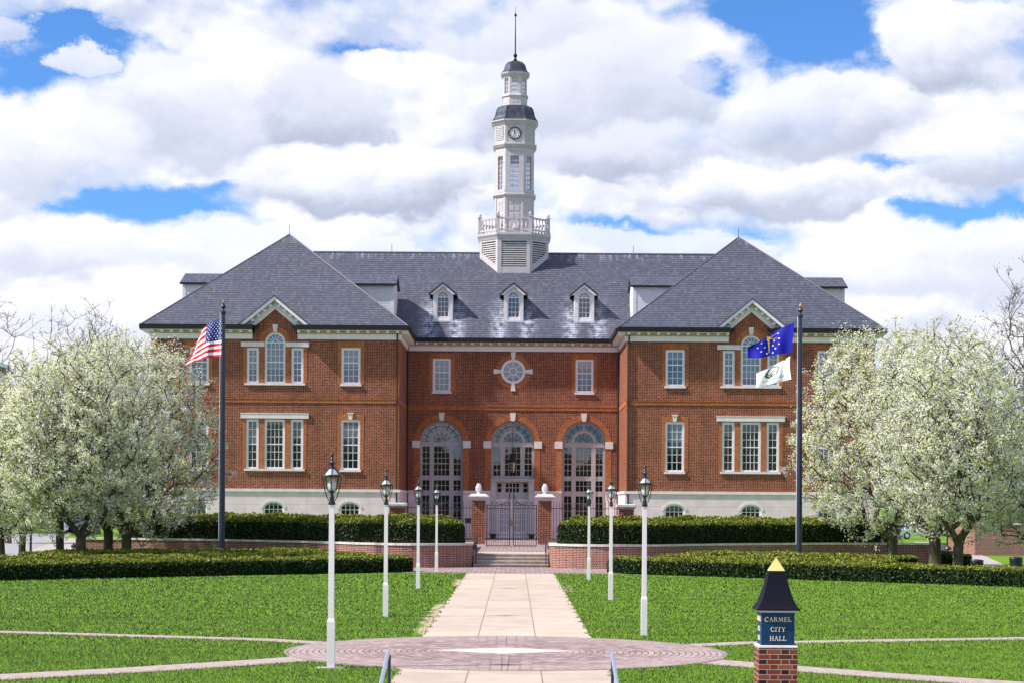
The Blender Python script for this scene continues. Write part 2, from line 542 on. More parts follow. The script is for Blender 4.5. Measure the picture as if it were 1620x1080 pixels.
c = t.mix(1.0, c, t.ramp(t.math('MULTIPLY_ADD', band, 0.5, 0.5), [(0.25, (0.90, 0.92, 0.9)), (0.75, (1.10, 1.07, 1.15))]), 'MULTIPLY')
c = t.mix(t.math('MULTIPLY', t.smooth(t.noise(t.vec('MULTIPLY', o, (0.5, 0.9, 1)), 0.8, 6, 0.7), 0.56, 0.74), 0.45), c, (0.30, 0.42, 0.16))  # pale bluish glints mixed into the blade colour in patches
cz_ = t.n.new('ShaderNodeCombineXYZ')
cz_.inputs[2].default_value = 1.0
gn_ = t.n.new('ShaderNodeNewGeometry')
nm_ = t.n.new('ShaderNodeMix')
nm_.data_type = 'VECTOR'
nm_.inputs[0].default_value = 0.8
t.l.new(gn_.outputs['Normal'], nm_.inputs[4])
t.l.new(cz_.outputs[0], nm_.inputs[5])
t.l.new(nm_.outputs[1], t.b.inputs['Normal'])
M['blade'] = t.col(c).m
t = NT('pale_concrete', 0.85, 0.2)
o = t.obj()
sp = t.n.new('ShaderNodeSeparateXYZ')
t.l.new(o, sp.inputs[0])
u_, v_ = sp.outputs[0], sp.outputs[1]
hd, m_, rnd = t.cells(u_, v_, 7.4, 4.0, 0.5, 0.0001, 0.014)
jx = t.math('LESS_THAN', t.math('ABSOLUTE', t.math('SUBTRACT', t.math('ABSOLUTE', u_), 0.62)), 0.012)
mj = t.math('MAXIMUM', m_, jx)
f = t.noise(o, 1.1, 7, 0.65)
c = t.ramp(f, [(0.3, (0.44, 0.355, 0.29)), (0.7, (0.55, 0.455, 0.385))])
f2 = t.noise(o, 22, 3)
c = t.mix(1.0, c, t.ramp(f2, [(0.3, (0.93,) * 3), (0.7, (1.04,) * 3)]), 'MULTIPLY')
cb_ = t.n.new('ShaderNodeCombineXYZ')
t.l.new(t.math('FLOOR', t.math('DIVIDE', t.math('ADD', u_, 0.62), 1.24)), cb_.inputs[0])
t.l.new(t.math('FLOOR', t.math('DIVIDE', v_, 4.0)), cb_.inputs[1])
wn_ = t.n.new('ShaderNodeTexWhiteNoise')
wn_.noise_dimensions = '2D'
t.l.new(cb_.outputs[0], wn_.inputs['Vector'])
c = t.mix(1.0, c, t.ramp(wn_.outputs['Value'], [(0.0, (0.90, 0.90, 0.90)), (1.0, (1.05, 1.04, 1.03))]), 'MULTIPLY')
f3 = t.noise(o, 0.45, 8, 0.7)
c = t.mix(1.0, c, t.ramp(f3, [(0.32, (0.86, 0.85, 0.84)), (0.5, (1, 1, 1))]), 'MULTIPLY')
c = t.mix(mj, c, (0.22, 0.17, 0.14))
M['concrete'] = t.col(c).m
M['walk'] = simple('walkway_concrete', (0.38, 0.34, 0.335), 0.85, 0.2, var=0.12, nscale=1.2)
M['step_stone'] = simple('step_stone', (0.40, 0.33, 0.29), 0.85, 0.2, var=0.2, nscale=4)
M['tread'] = simple('step_tread_stone', (0.47, 0.39, 0.34), 0.85, 0.2, var=0.15, nscale=4)
M['asphalt'] = simple('light_asphalt', (0.30, 0.29, 0.31), 0.9, 0.2, var=0.1)
M['soil'] = simple('bare_soil', (0.44, 0.34, 0.24), 0.95, 0.1, var=0.25, nscale=9)
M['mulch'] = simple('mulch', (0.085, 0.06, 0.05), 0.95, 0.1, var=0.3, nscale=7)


def paver_mat(name, polar):
    t = NT(name, 0.85, 0.2)
    o = t.obj()
    sp = t.n.new('ShaderNodeSeparateXYZ')
    t.l.new(o, sp.inputs[0])
    if polar:
        ang = t.math('ARCTAN2', sp.outputs[0], sp.outputs[1])
        ln = t.n.new('ShaderNodeVectorMath')
        ln.operation = 'LENGTH'
        t.l.new(o, ln.inputs[0])
        r = ln.outputs['Value']
        rr = t.math('MULTIPLY', t.math('ADD', t.math('FLOOR', t.math('DIVIDE', r, 0.6)), 0.6), 0.6)
        hd, m_, rnd = t.cells(t.math('MULTIPLY', ang, rr), r, 0.42, 0.12, 0.5, 0.008, 0.011)
    else:
        hd, m_, rnd = t.cells(sp.outputs[0], sp.outputs[1], 0.42, 0.12, 0.5, 0.008, 0.010)
    c = t.ramp(rnd, [(0.0, (0.24, 0.160, 0.160)), (0.5, (0.34, 0.245, 0.238)), (1.0, (0.44, 0.335, 0.318))])
    f = t.noise(o, 1.2, 6)
    c = t.mix(1.0, c, t.ramp(f, [(0.3, (0.82,) * 3), (0.7, (1.15,) * 3)]), 'MULTIPLY')
    if polar:
        edge = t.smooth(r, 4.08, 4.18)
        c = t.mix(t.math('MULTIPLY', edge, 0.45), c, (0.16, 0.12, 0.125))
        c = t.mix(t.math('MULTIPLY', t.smooth(r, 2.6, 3.6), 0.35), c, (0.47, 0.39, 0.365))
    c = t.mix(t.math('MULTIPLY', m_, 0.85), c, (0.10, 0.065, 0.07))
    t.col(c).bump(t.math('SUBTRACT', 1.0, m_), 0.5, 0.01)
    return t.m


M['paver_round'] = paver_mat('round_pavers', True)
M['paver'] = paver_mat('mauve_pavers', False)
M['path_brick'] = simple('pale_path_bricks', (0.38, 0.30, 0.285), 0.85, 0.2, var=0.2, nscale=5)
M['marble'] = simple('white_inlay_stone', (0.55, 0.49, 0.46), 0.7, 0.3, var=0.1)


def leafmat(name, stops, rough=0.55, spec=0.3, trans=0.25):
    t = NT(name, rough, spec)
    c = t.ramp(t.island(), stops)
    f = t.noise(t.obj(), 1.4, 3)
    c = t.mix(1.0, c, t.ramp(f, [(0.3, (0.8,) * 3), (0.7, (1.15,) * 3)]), 'MULTIPLY')
    t.col(c)
    if trans:
        tr = t.n.new('ShaderNodeBsdfTranslucent')
        t.l.new(c, tr.inputs[0])
        mm = t.n.new('ShaderNodeMixShader')
        mm.inputs[0].default_value = trans
        t.l.new(t.b.outputs[0], mm.inputs[1])
        t.l.new(tr.outputs[0], mm.inputs[2])
        t.l.new(mm.outputs[0], t.n['Material Output'].inputs[0])
    return t.m


M['petal'] = leafmat('white_petal', [(0, (0.74, 0.72, 0.56)), (0.5, (0.88, 0.86, 0.80)), (1, (0.95, 0.94, 0.93))], 0.6, 0.2, 0.5)
M['young_leaf'] = leafmat('young_leaf', [(0, (0.22, 0.27, 0.025)), (0.5, (0.42, 0.48, 0.05)), (1, (0.58, 0.62, 0.12))], 0.5, 0.3, 0.45)
M['yew'] = leafmat('yew_leaf', [(0, (0.010, 0.022, 0.006)), (0.6, (0.022, 0.046, 0.010)), (1, (0.045, 0.078, 0.016))], 0.5, 0.3, 0.1)
M['yew_tip'] = leafmat('yew_new_growth', [(0, (0.10, 0.125, 0.010)), (0.6, (0.22, 0.25, 0.022)), (1, (0.34, 0.36, 0.05))], 0.5, 0.3, 0.2)
M['yew_core'] = simple('yew_inside', (0.008, 0.014, 0.005), 0.95, 0.1)
M['bud'] = leafmat('bronze_bud', [(0, (0.10, 0.07, 0.03)), (0.6, (0.20, 0.15, 0.05)), (1, (0.26, 0.25, 0.08))], 0.6, 0.2, 0.2)
M['far_leaf'] = leafmat('far_leaf', [(0, (0.08, 0.10, 0.03)), (0.6, (0.16, 0.20, 0.05)), (1, (0.30, 0.33, 0.10))], 0.6, 0.2, 0.2)
t = NT('bark', 0.95, 0.1)
f = t.noise(t.vec('MULTIPLY', t.obj(), (6, 6, 1.2)), 2, 6, 0.65)
M['bark'] = t.col(t.ramp(f, [(0.3, (0.040, 0.031, 0.024)), (0.7, (0.13, 0.105, 0.08))])).bump(f, 0.6, 0.03).m
M['grey_bark'] = simple('grey_bark', (0.12, 0.10, 0.09), 0.95, 0.1, var=0.25)
M['car_blue'] = simple('dark_blue_car_paint', (0.012, 0.02, 0.07), 0.2, 0.6, var=0.05)
M['car_silver'] = simple('silver_car_paint', (0.42, 0.45, 0.50), 0.3, 0.5, 0.4, var=0.05)
M['car_white'] = simple('white_car_paint', (0.75, 0.76, 0.78), 0.25, 0.5, var=0.03)
M['car_black'] = simple('black_car_paint', (0.012, 0.012, 0.016), 0.2, 0.6, var=0.05)
M['lamp_red'] = simple('red_lamp', (0.45, 0.02, 0.02), 0.3, 0.5)

# ------------------------------------------------------------------ builders
WLOC = {}


def tag(o, label=None, cat=None, group=None, kind=None):
    for k, v in (('label', label), ('category', cat), ('group', group), ('kind', kind)):
        if v:
            o[k] = v
    return o


def thing(name, label, cat, loc=(0, 0, 0), group=None):
    o = bpy.data.objects.new(name, None)
    o.empty_display_size = 0.3
    COL.objects.link(o)
    o.location = loc
    WLOC[o.name] = Vector(loc)
    return tag(o, label, cat, group)


def link_mesh(name, me, parent=None, loc=None):
    o = bpy.data.objects.new(name, me)
    COL.objects.link(o)
    if parent is not None:
        o.parent = parent
        WLOC[o.name] = WLOC[parent.name]
    else:
        o.location = loc or (0, 0, 0)
        WLOC[o.name] = Vector(loc or (0, 0, 0))
    return o


class MB:
    def __init__(s):
        s.v, s.f, s.mi = [], [], []
        s.cur = 0

    def face(s, *pts):
        n = len(s.v)
        s.v.extend([tuple(p) for p in pts])
        s.f.append(tuple(range(n, n + len(pts))))
        s.mi.append(s.cur)
        return s

    def box(s, x0, x1, y0, y1, z0, z1):
        n = len(s.v)
        s.v += [(x0, y0, z0), (x1, y0, z0), (x1, y1, z0), (x0, y1, z0), (x0, y0, z1), (x1, y0, z1), (x1, y1, z1), (x0, y1, z1)]
        for q in ((0, 3, 2, 1), (4, 5, 6, 7), (0, 1, 5, 4), (1, 2, 6, 5), (2, 3, 7, 6), (3, 0, 4, 7)):
            s.f.append(tuple(n + i for i in q))
            s.mi.append(s.cur)
        return s

    def hexa(s, b, t):
        n = len(s.v)
        s.v += [tuple(p) for p in b] + [tuple(p) for p in t]
        k = len(b)
        s.f.append(tuple(n + i for i in reversed(range(k))))
        s.f.append(tuple(n + k + i for i in range(k)))
        s.mi += [s.cur] * 2
        for i in range(k):
            j = (i + 1) % k
            s.f.append((n + i, n + j, n + k + j, n + k + i))
            s.mi.append(s.cur)
        return s

    def prism(s, poly, y0, y1):
        """polygon in XZ, from y0 to y1"""
        return s.hexa([(x, y0, z) for x, z in poly], [(x, y1, z) for x, z in poly])

    def slab(s, poly, z0, z1):
        return s.hexa([(x, y, z0) for x, y in poly], [(x, y, z1) for x, y in poly])

    def bar(s, p, q, w, y0, y1):
        d = Vector((q[0] - p[0], q[1] - p[1]))
        if d.length < 1e-6:
            return s
        n = Vector((-d.y, d.x)).normalized() * w / 2
        return s.prism([(p[0] - n.x, p[1] - n.y), (q[0] - n.x, q[1] - n.y), (q[0] + n.x, q[1] + n.y), (p[0] + n.x, p[1] + n.y)], y0, y1)

    def ring(s, cx, cz, r0, r1, a0, a1, y0, y1, n=20):
        for i in range(n):
            a = a0 + (a1 - a0) * i / n
            b = a0 + (a1 - a0) * (i + 1) / n
            P = [(cx + r * math.cos(k), cz + r * math.sin(k)) for r, k in ((r0, a), (r1, a), (r1, b), (r0, b))]
            s.prism(P, y0, y1)
        return s

    def tube(s, pts, r, n=8, cap=True):
        pts = [Vector(p) for p in pts]
        rs = r if isinstance(r, (list, tuple)) else [r] * len(pts)
        base = len(s.v)
        up = Vector((0, 0, 1))
        pu = None
        for i, p in enumerate(pts):
            d = (pts[min(i + 1, len(pts) - 1)] - pts[max(i - 1, 0)]).normalized()
            if pu is None:
                pu = d.cross(up) if abs(d.z) < 0.95 else d.cross(Vector((1, 0, 0)))
            pu = (pu - d * pu.dot(d)).normalized()
            w = d.cross(pu)
            for k in range(n):
                a = 2 * PI * k / n
                s.v.append(tuple(p + (pu * math.cos(a) + w * math.sin(a)) * rs[i]))
        for i in range(len(pts) - 1):
            for k in range(n):
                a, b = base + i * n + k, base + i * n + (k + 1) % n
                s.f.append((a, b, b + n, a + n))
                s.mi.append(s.cur)
        if cap:
            s.f.append(tuple(base + k for k in reversed(range(n))))
            s.f.append(tuple(base + (len(pts) - 1) * n + k for k in range(n)))
            s.mi += [s.cur] * 2
        return s

    def lathe(s, prof, n=16, cx=0, cy=0, rot=0.0, sq=False):
        """profile of (r, z); sq: n-gon flats (r is the apothem)"""
        base = len(s.v)
        k_ = 1 / math.cos(PI / n) if sq else 1
        for r, z in prof:
            for k in range(n):
                a = 2 * PI * (k + 0.5) / n + rot
                s.v.append((cx + r * k_ * math.cos(a), cy + r * k_ * math.sin(a), z))
        for i in range(len(prof) - 1):
            for k in range(n):
                a, b = base + i * n + k, base + i * n + (k + 1) % n
                s.f.append((a, b, b + n, a + n))
                s.mi.append(s.cur)
        s.f.append(tuple(base + k for k in reversed(range(n))))
        s.f.append(tuple(base + (len(prof) - 1) * n + k for k in range(n)))
        s.mi += [s.cur] * 2
        return s

    def fbox(s, A, B, u0, u1, z0, z1, d0, d1):
        """box in the frame of a vertical face that runs A->B (outward to the right of A->B)"""
        A, B = Vector(A), Vector(B)
        t_ = (B - A).normalized()
        n_ = Vector((t_.y, -t_.x))
        q = [A + t_ * u + n_ * d for u, d in ((u0, d1), (u1, d1), (u1, d0), (u0, d0))]
        return s.hexa([(p.x, p.y, z0) for p in q], [(p.x, p.y, z1) for p in q])

    def holed(s, y, outline, holes, depth):
        """wall face in the XZ plane at y, with holes and reveals going back by depth"""
        loops = [[Vector((x, z, 0)) for x, z in outline]] + [[Vector((x, z, 0)) for x, z in h] for h in holes]
        flat = [p for l in loops for p in l]
        n = len(s.v)
        s.v += [(p.x, y, p.y) for p in flat]
        for tr in tessellate_polygon(loops):
            a, b, c = (flat[i] for i in tr)
            cr_ = (b.x - a.x) * (c.y - a.y) - (b.y - a.y) * (c.x - a.x)
            s.f.append(tuple(n + i for i in (tr if cr_ > 0 else (tr[0], tr[2], tr[1]))))
            s.mi.append(s.cur)
        for h in holes:
            for i in range(len(h)):
                (xa, za), (xb, zb) = h[i], h[(i + 1) % len(h)]
                s.face((xa, y, za), (xb, y, zb), (xb, y + depth, zb), (xa, y + depth, za))
        return s

    def build(s, name, mats, parent=None, loc=None, smooth=False):
        me = bpy.data.meshes.new(name)
        off = WLOC[parent.name] if parent is not None else Vector(loc or (0, 0, 0))
        me.from_pydata([(x - off.x, y - off.y, z - off.z) for x, y, z in s.v], [], s.f)
        mats = mats if isinstance(mats, (list, tuple)) else [mats]
        for m in mats:
            me.materials.append(m)
        if len(mats) > 1:
            me.polygons.foreach_set('material_index', s.mi)
        if smooth:
            me.polygons.foreach_set('use_smooth', [True] * len(s.f))
        me.update()
        return link_mesh(name, me, parent, loc)


def np_mesh(name, verts, faces_list, mats, smooth=False):
    """faces_list: list of (int array (n,k), material index)"""
    me = bpy.data.meshes.new(name)
    nl = sum(f.size for f, _ in faces_list)
    npoly = sum(len(f) for f, _ in faces_list)
    me.vertices.add(len(verts))
    me.loops.add(nl)
    me.polygons.add(npoly)
    me.vertices.foreach_set('co', np.ascontiguousarray(verts, dtype=np.float32).ravel())
    me.loops.foreach_set('vertex_index', np.concatenate([f.ravel() for f, _ in faces_list]).astype(np.int32))
    tot = np.concatenate([np.full(len(f), f.shape[1]) for f, _ in faces_list])
    st_ = np.concatenate([[0], np.cumsum(tot)[:-1]]).astype(np.int32)
    me.polygons.foreach_set('loop_start', st_)
    me.polygons.foreach_set('material_index', np.concatenate([np.full(len(f), i) for f, i in faces_list]).astype(np.int32))
    for m in mats:
        me.materials.append(m)
    me.update(calc_edges=True)
    me.validate()
    return me


def leaf_quads(rng, c, size, elong=1.0, nrm=None, tilt=1.0):
    """random quads at centres c (n,3)"""
    n = len(c)
    a = rng.normal(size=(n, 3))
    if nrm is not None:
        a = nrm + a * tilt
    a /= np.linalg.norm(a, axis=1)[:, None]
    b = rng.normal(size=(n, 3))
    u = np.cross(a, b)
    u /= np.linalg.norm(u, axis=1)[:, None]
    w = np.cross(a, u)
    hs = (size * 0.5)[:, None]
    u = u * hs * elong
    w = w * hs
    v = np.stack([c - u, c - w * 0.9 , c + u, c + w * 0.9], axis=1).reshape(-1, 3)
    f = np.arange(4 * n).reshape(n, 4)
    return v, f


def gp(px, py, z=0.0):
    """ground point (x, y) seen at a photo pixel"""
    dx = px - 814
    dy = py - 798 - dx * 0.00646
    Y = FPX * (CAMZ - z) / dy
    return (CAMX + dx / FPX * Y, Y)


def copy_tree(o, parent=None):
    c = o.copy()
    COL.objects.link(c)
    if parent is not None:
        c.parent = parent
    for ch in o.children:
        copy_tree(ch, c)
    return c


# ------------------------------------------------------------------ ground, paths
G = 0.6                                   # level of the courtyard
b = MB()
b.face((-2500, 27.6, 0), (2500, 27.6, 0), (2500, 4000, 0), (-2500, 4000, 0))
tag(b.build('lawn', M['lawn']), kind='structure')
b = MB()
b.face((-2500, -400, -1.2), (2500, -400, -1.2), (2500, 24.4, -1.2), (-2500, 24.4, -1.2))
tag(b.build('lower_pavement', M['walk']), kind='structure')
b = MB()
b.face((-60, 24.4, -1.2), (-1.7, 24.4, -1.2), (-1.7, 27.6, 0), (-60, 27.6, 0))
b.face((1.7, 24.4, -1.2), (60, 24.4, -1.2), (60, 27.6, 0), (1.7, 27.6, 0))
tag(b.build('grass_bank_ground', M['lawn']), kind='structure')
b = MB()
for k in range(8):
    b.box(-1.7, 1.7, 27.6 - 0.4 * (k + 1), 27.6 - 0.4 * k - 0.002, -1.2, -0.15 * (k + 1) + 0.15 - 0.003 * (k == 0))
tag(b.build('lower_stair_ground', M['walk']), kind='structure')

CIR = (0.0, 36.75)
PW_ = 1.82
b = MB()
b.face((-PW_, 40, 0.008), (PW_, 40, 0.008), (PW_, 78.6, 0.008), (-PW_, 78.6, 0.008))
b.face((-PW_, 27.6, 0.008), (PW_, 27.6, 0.008), (PW_, 33.6, 0.008), (-PW_, 33.6, 0.008))
tag(b.build('path', M['concrete']), kind='structure')
b = MB()
cir = [(4.28 * math.cos(2 * PI * k / 96), 4.28 * math.sin(2 * PI * k / 96)) for k in range(96)]
b.slab([(CIR[0] + x, CIR[1] + y) for x, y in cir], 0.0, 0.016)
tag(b.build('round_brick_pavement', M['paver_round'], loc=(CIR[0], CIR[1], 0)), kind='structure')
b = MB()
star = [(1.42, 36.88), (0.0, 37.66), (-1.42, 36.88), (0.0, 36.10)]
b.slab(star, 0.0, 0.021)
tag(b.build('stone_star_pavement', M['marble']), kind='structure')


def strip(pts, w, z):
    b = MB()
    L, Rr = [], []
    for i, p in enumerate(pts):
        p = Vector(p)
        d = (Vector(pts[min(i + 1, len(pts) - 1)]) - Vector(pts[max(i - 1, 0)])).normalized()
        n = Vector((-d.y, d.x)) * w / 2
        L.append(p + n)
        Rr.append(p - n)
    for i in range(len(pts) - 1):
        b.face((L[i].x, L[i].y, z), (Rr[i].x, Rr[i].y, z), (Rr[i + 1].x, Rr[i + 1].y, z), (L[i + 1].x, L[i + 1].y, z))
    return b


PATHS = []
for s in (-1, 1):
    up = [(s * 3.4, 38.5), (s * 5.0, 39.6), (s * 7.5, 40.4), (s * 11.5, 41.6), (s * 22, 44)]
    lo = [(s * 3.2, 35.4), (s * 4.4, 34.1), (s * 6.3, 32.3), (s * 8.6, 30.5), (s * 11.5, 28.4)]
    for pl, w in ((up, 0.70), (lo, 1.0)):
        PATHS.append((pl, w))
        tag(strip(pl, w + 0.22, 0.0025).build('path_edge_shade_ground', M['mulch']), kind='structure')  # dark strip painted in for the shadow along the turf edge
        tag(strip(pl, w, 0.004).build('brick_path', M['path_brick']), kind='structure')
# brick apron before the steps
b = MB()
b.slab([(-8, 80.4), (-5.2, 79.6), (-3.0, 78.5), (3.0, 78.5), (5.2, 79.6), (8, 80.4), (8, 89), (-8, 89)], 0.0, 0.012)
tag(b.build('brick_apron_pavement', M['paver']), kind='structure')
# bare soil along the worn path edge
rng = random.Random(4)
b = MB()
for (x0, y0, n, sgn) in ((-1.9, 41.5, 26, -1), (-1.9, 66, 12, -1), (1.92, 62, 10, 1), (-1.9, 32.4, 6, -1)):
    yy = y0
    for k in range(n):
        dy = rng.uniform(0.35, 0.7)
        w = rng.uniform(0.05, 0.42) * (0.5 + 0.5 * math.sin(k * 1.3) ** 2)
        b.face((x0 - sgn * 0.1, yy, 0.0045), (x0 + sgn * w, yy + 0.1, 0.0045), (x0 + sgn * w * 0.8, yy + dy, 0.0045), (x0 - sgn * 0.1, yy + dy + 0.05, 0.0045))
        yy += dy
tag(b.build('bare_soil_ground', M['soil']), kind='structure')

# road, pavement, planting strip on the left; walk on the right
b = MB()
b.face((-75, 100, 0.004), (-27.0, 104, 0.004), (-40.5, 176, 0.004), (-95, 176, 0.004))
tag(b.build('road', M['asphalt']), kind='structure')
b = MB()
b.face((-27.0, 104, 0.008), (-24.6, 104, 0.008), (-31.0, 150, 0.008), (-35.5, 150, 0.008))
b.face((-27.0, 99, 0.008), (-24.2, 99, 0.008), (-24.6, 104, 0.008), (-27.0, 104, 0.008))
tag(b.build('sidewalk', M['walk']), kind='structure')
b = MB()
b.face((-40, 88, 0.006), (-24.4, 90, 0.006), (-24.4, 99, 0.006), (-40, 101, 0.006))
tag(b.build('mulch_ground', M['mulch']), kind='structure')
b = MB()
wk = [gp(1445, 856), gp(1478, 868), gp(1500, 880), gp(1530, 895), gp(1592, 894), gp(1562, 880), gp(1525, 869), gp(1475, 857)]
b.face(*[(x, y, 0.008) for x, y in wk])
tag(b.build('footpath', M['walk']), kind='structure')

# grass blades
rg = np.random.default_rng(11)


def grass_ok(x, y):
    ok = (np.hypot(x - CIR[0], y - CIR[1]) > 4.25)
    ok &= ~((np.abs(x) < PW_ - 0.03 + 0.05 * np.sin(y * 3.1) + 0.04 * np.sin(y * 7.7)))
    ok &= ~((y > 79.4) & (np.abs(x) < 4.0))
    ok &= y < 79.2 - np.maximum(0, np.abs(x) - 3.5) * 0.72
    for pl, w in PATHS:
        for (xa, ya), (xb, yb) in zip(pl[:-1], pl[1:]):
            dx, dy = xb - xa, yb - ya
            tt = np.clip(((x - xa) * dx + (y - ya) * dy) / (dx * dx + dy * dy), 0, 1)
            ok &= np.hypot(x - xa - tt * dx, y - ya - tt * dy) > w / 2 - 0.02
    lx_, ly_ = gp(525, 1056)
    ok &= ~((np.abs(x - lx_) < 0.26) & (np.abs(y - ly_) < 0.17))
    # worn edge
    worn = (x < -PW_) & (x > -PW_ - 0.26) & (((y > 41) & (y < 54)) | ((y > 66) & (y < 72)))
    ok &= ~(worn & (rg.random(len(x)) < 0.85))
    return ok


vs, fs = [], []
nb = 0
for (ya, yb, dens_, hgt, wid) in ((29.8, 38, 1100, 0.040, 0.006), (38, 48, 600, 0.042, 0.009), (48, 62, 280, 0.045, 0.013), (62, 80, 150, 0.05, 0.018)):
    hw = yb * 0.285 + 1
    n = int(dens_ * (yb - ya) * 2 * hw)
    x = rg.uniform(-hw, hw, n)
    y = rg.uniform(ya, yb, n)
    k = grass_ok(x, y)
    x, y = x[k], y[k]
    n = len(x)
    h = hgt * rg.uniform(0.5, 1.25, n)
    a = rg.uniform(0, 2 * PI, n)
    w = wid * rg.uniform(0.6, 1.3, n)
    lx, ly = rg.normal(0, 0.45, n) * h, rg.normal(0, 0.45, n) * h
    p0 = np.stack([x - np.cos(a) * w, y - np.sin(a) * w, np.zeros(n)], 1)
    p1 = np.stack([x + np.cos(a) * w, y + np.sin(a) * w, np.zeros(n)], 1)
    p2 = np.stack([x + lx, y + ly, h], 1)
    vs.append(np.stack([p0, p1, p2], 1).reshape(-1, 3))
    fs.append(np.arange(3 * n).reshape(n, 3) + nb)
    nb += 3 * n
me = np_mesh('grass', np.concatenate(vs), [(np.concatenate(fs), 0)], [M['blade']])
tag(link_mesh('grass', me), 'short mown green grass covering the lawns beside the path', 'grass', kind='stuff')

# ------------------------------------------------------------------ terrace, walls, steps
WALL = [(1.80, 88.6), (1.80, 86.6), (2.2, 86.0), (3.4, 85.3), (4.9, 85.2), (6.6, 86.2), (8.3, 88.0), (10.2, 89.8), (13.0, 91.6), (16.0, 93.0), (19.0, 93.9), (21.2, 94.2)]


def smooth_path(pts, n=4):
    P = [Vector((*p, 0)) for p in pts]
    out = []
    for i in range(len(P) - 1):
        p0, p1, p2, p3 = P[max(i - 1, 0)], P[i], P[i + 1], P[min(i + 2, len(P) - 1)]
        for k in range(n):
            t_ = k / n
            q = 0.5 * ((2 * p1) + (-p0 + p2) * t_ + (2 * p0 - 5 * p1 + 4 * p2 - p3) * t_ ** 2 + (-p0 + 3 * p1 - 3 * p2 + p3) * t_ ** 3)
            out.append((q.x, q.y))
    out.append(tuple(pts[-1]))
    return out


def ribbon(b, pts, d0, d1, z0, z1):
    """solid strip along pts from offset d0 to d1 (to the left of travel)"""
    L, Q = [], []
    for i, p in enumerate(pts):
        p = Vector(p)
        d = (Vector(pts[min(i + 1, len(pts) - 1)]) - Vector(pts[max(i - 1, 0)])).normalized()
        n = Vector((-d.y, d.x))
        L.append(p + n * d0)
        Q.append(p + n * d1)
    for i in range(len(pts) - 1):
        a, c, d, e = L[i], L[i + 1], Q[i + 1], Q[i]
        b.hexa([(a.x, a.y, z0), (c.x, c.y, z0), (d.x, d.y, z0), (e.x, e.y, z0)], [(a.x, a.y, z1), (c.x, c.y, z1), (d.x, d.y, z1), (e.x, e.y, z1)])


for s in (-1, 1):
    pts = [(s * x, y) for x, y in smooth_path(WALL)]
    side = 'left' if s < 0 else 'right'
    w = thing('retaining_wall', 'low curved brick retaining wall with pale stone cap, %s of the entrance steps' % side, 'wall', (s * 1.8, 88.6, 0), 'curved retaining walls by the steps')
    b = MB()
    ribbon(b, pts, 0.0, s * 0.32, 0, 1.0)
    b.build('brickwork', M['wall_brick'], w)
    b = MB()
    ribbon(b, pts, -s * 0.05, s * 0.38, 1.0, 1.1)
    b.build('cap', M['cap_stone'], w)
# planting beds and courtyard floor
b = MB()
for s in (-1, 1):
    inner = [(s * x + (0.06 * s if x < 2.0 else 0), y + 0.12) for x, y in smooth_path(WALL)]
    b.slab(inner + [(s * 21.2, 104.0), (s * 1.9, 101.2)], 0.0, 0.93)
tag(b.build('planting_bed_ground', M['mulch']), kind='structure')
b = MB()
b.box(-1.95, 1.95, 87.98, 119.0, 0.0, G - 0.10)
b.box(-7.2, 7.2, 119.0, 129.9, 0.0, G - 0.10)
tag(b.build('courtyard_base_ground', M['step_stone']), kind='structure')
b = MB()
b.box(-1.95, 1.95, 90.5, 101.2, G - 0.1, G)
b.box(-7.2, 7.2, 101.2, 129.9, G - 0.1, G)
tag(b.build('courtyard_pavement', M['paver']), kind='structure')
st_ = thing('entrance_steps', 'broad stone steps rising between the brick walls to the gate', 'steps', (0, 86.5, 0))
for k in range(4):
    b = MB()
    y1 = 90.5 if k == 3 else 87.98
    b.box(-1.72, 1.72, 86.55 + 0.36 * k, y1, 0.15 * k + 0.002, 0.15 * (k + 1) - 0.045)
    b.build('riser', M['step_stone'], st_)
    b = MB()
    b.box(-1.72, 1.72, 86.51 + 0.36 * k, 86.95 + 0.36 * k if k < 3 else 90.5, 0.15 * (k + 1) - 0.045, 0.15 * (k + 1) + (0.004 if k == 3 else 0))
    b.build('tread', M['tread'], st_)
for s in (-1, 1):
    side = 'left' if s < 0 else 'right'
    h = thing('stair_handrail', 'slim black handrail on the %s side of the entrance steps' % side, 'handrail', (s * 1.62, 86.6, 0), 'black handrails on the entrance steps')
    MB().tube([(s * 1.6, 86.6, 0.15), (s * 1.6, 86.6, 1.02), (s * 1.6, 86.62, 1.06), (s * 1.6, 88.0, 1.58), (s * 1.6, 88.3, 1.6)], 0.022, 8).build('rail', M['black_metal'], h)
    MB().tube([(s * 1.6, 88.0, 0.6), (s * 1.6, 88.0, 1.58)], 0.02, 8).build('post', M['black_metal'], h)


# ------------------------------------------------------------------ city hall
HALL = thing('city_hall', 'red brick city hall with hipped slate roofs and white clock tower', 'building', (0, 120, 0))
YF, YR = 120.0, 128.4
X0, X1, XC = 7.2, 22.9, 15.06
ZE = 13.98


def rect(xc, w, z0, z1):
    return [(xc - w / 2, z0), (xc + w / 2, z0), (xc + w / 2, z1), (xc - w / 2, z1)]


def arch(xc, r, z0, zs, n=20, rise=None):
    rz = r if rise is None else rise
    return [(xc - r, z0), (xc + r, z0)] + [(xc + r * math.cos(PI * k / n), zs + rz * math.sin(PI * k / n)) for k in range(n + 1)]


def trim(name, mat, fn, parent):
    b = MB()
    fn(b)
    return b.build(name, mat, parent)


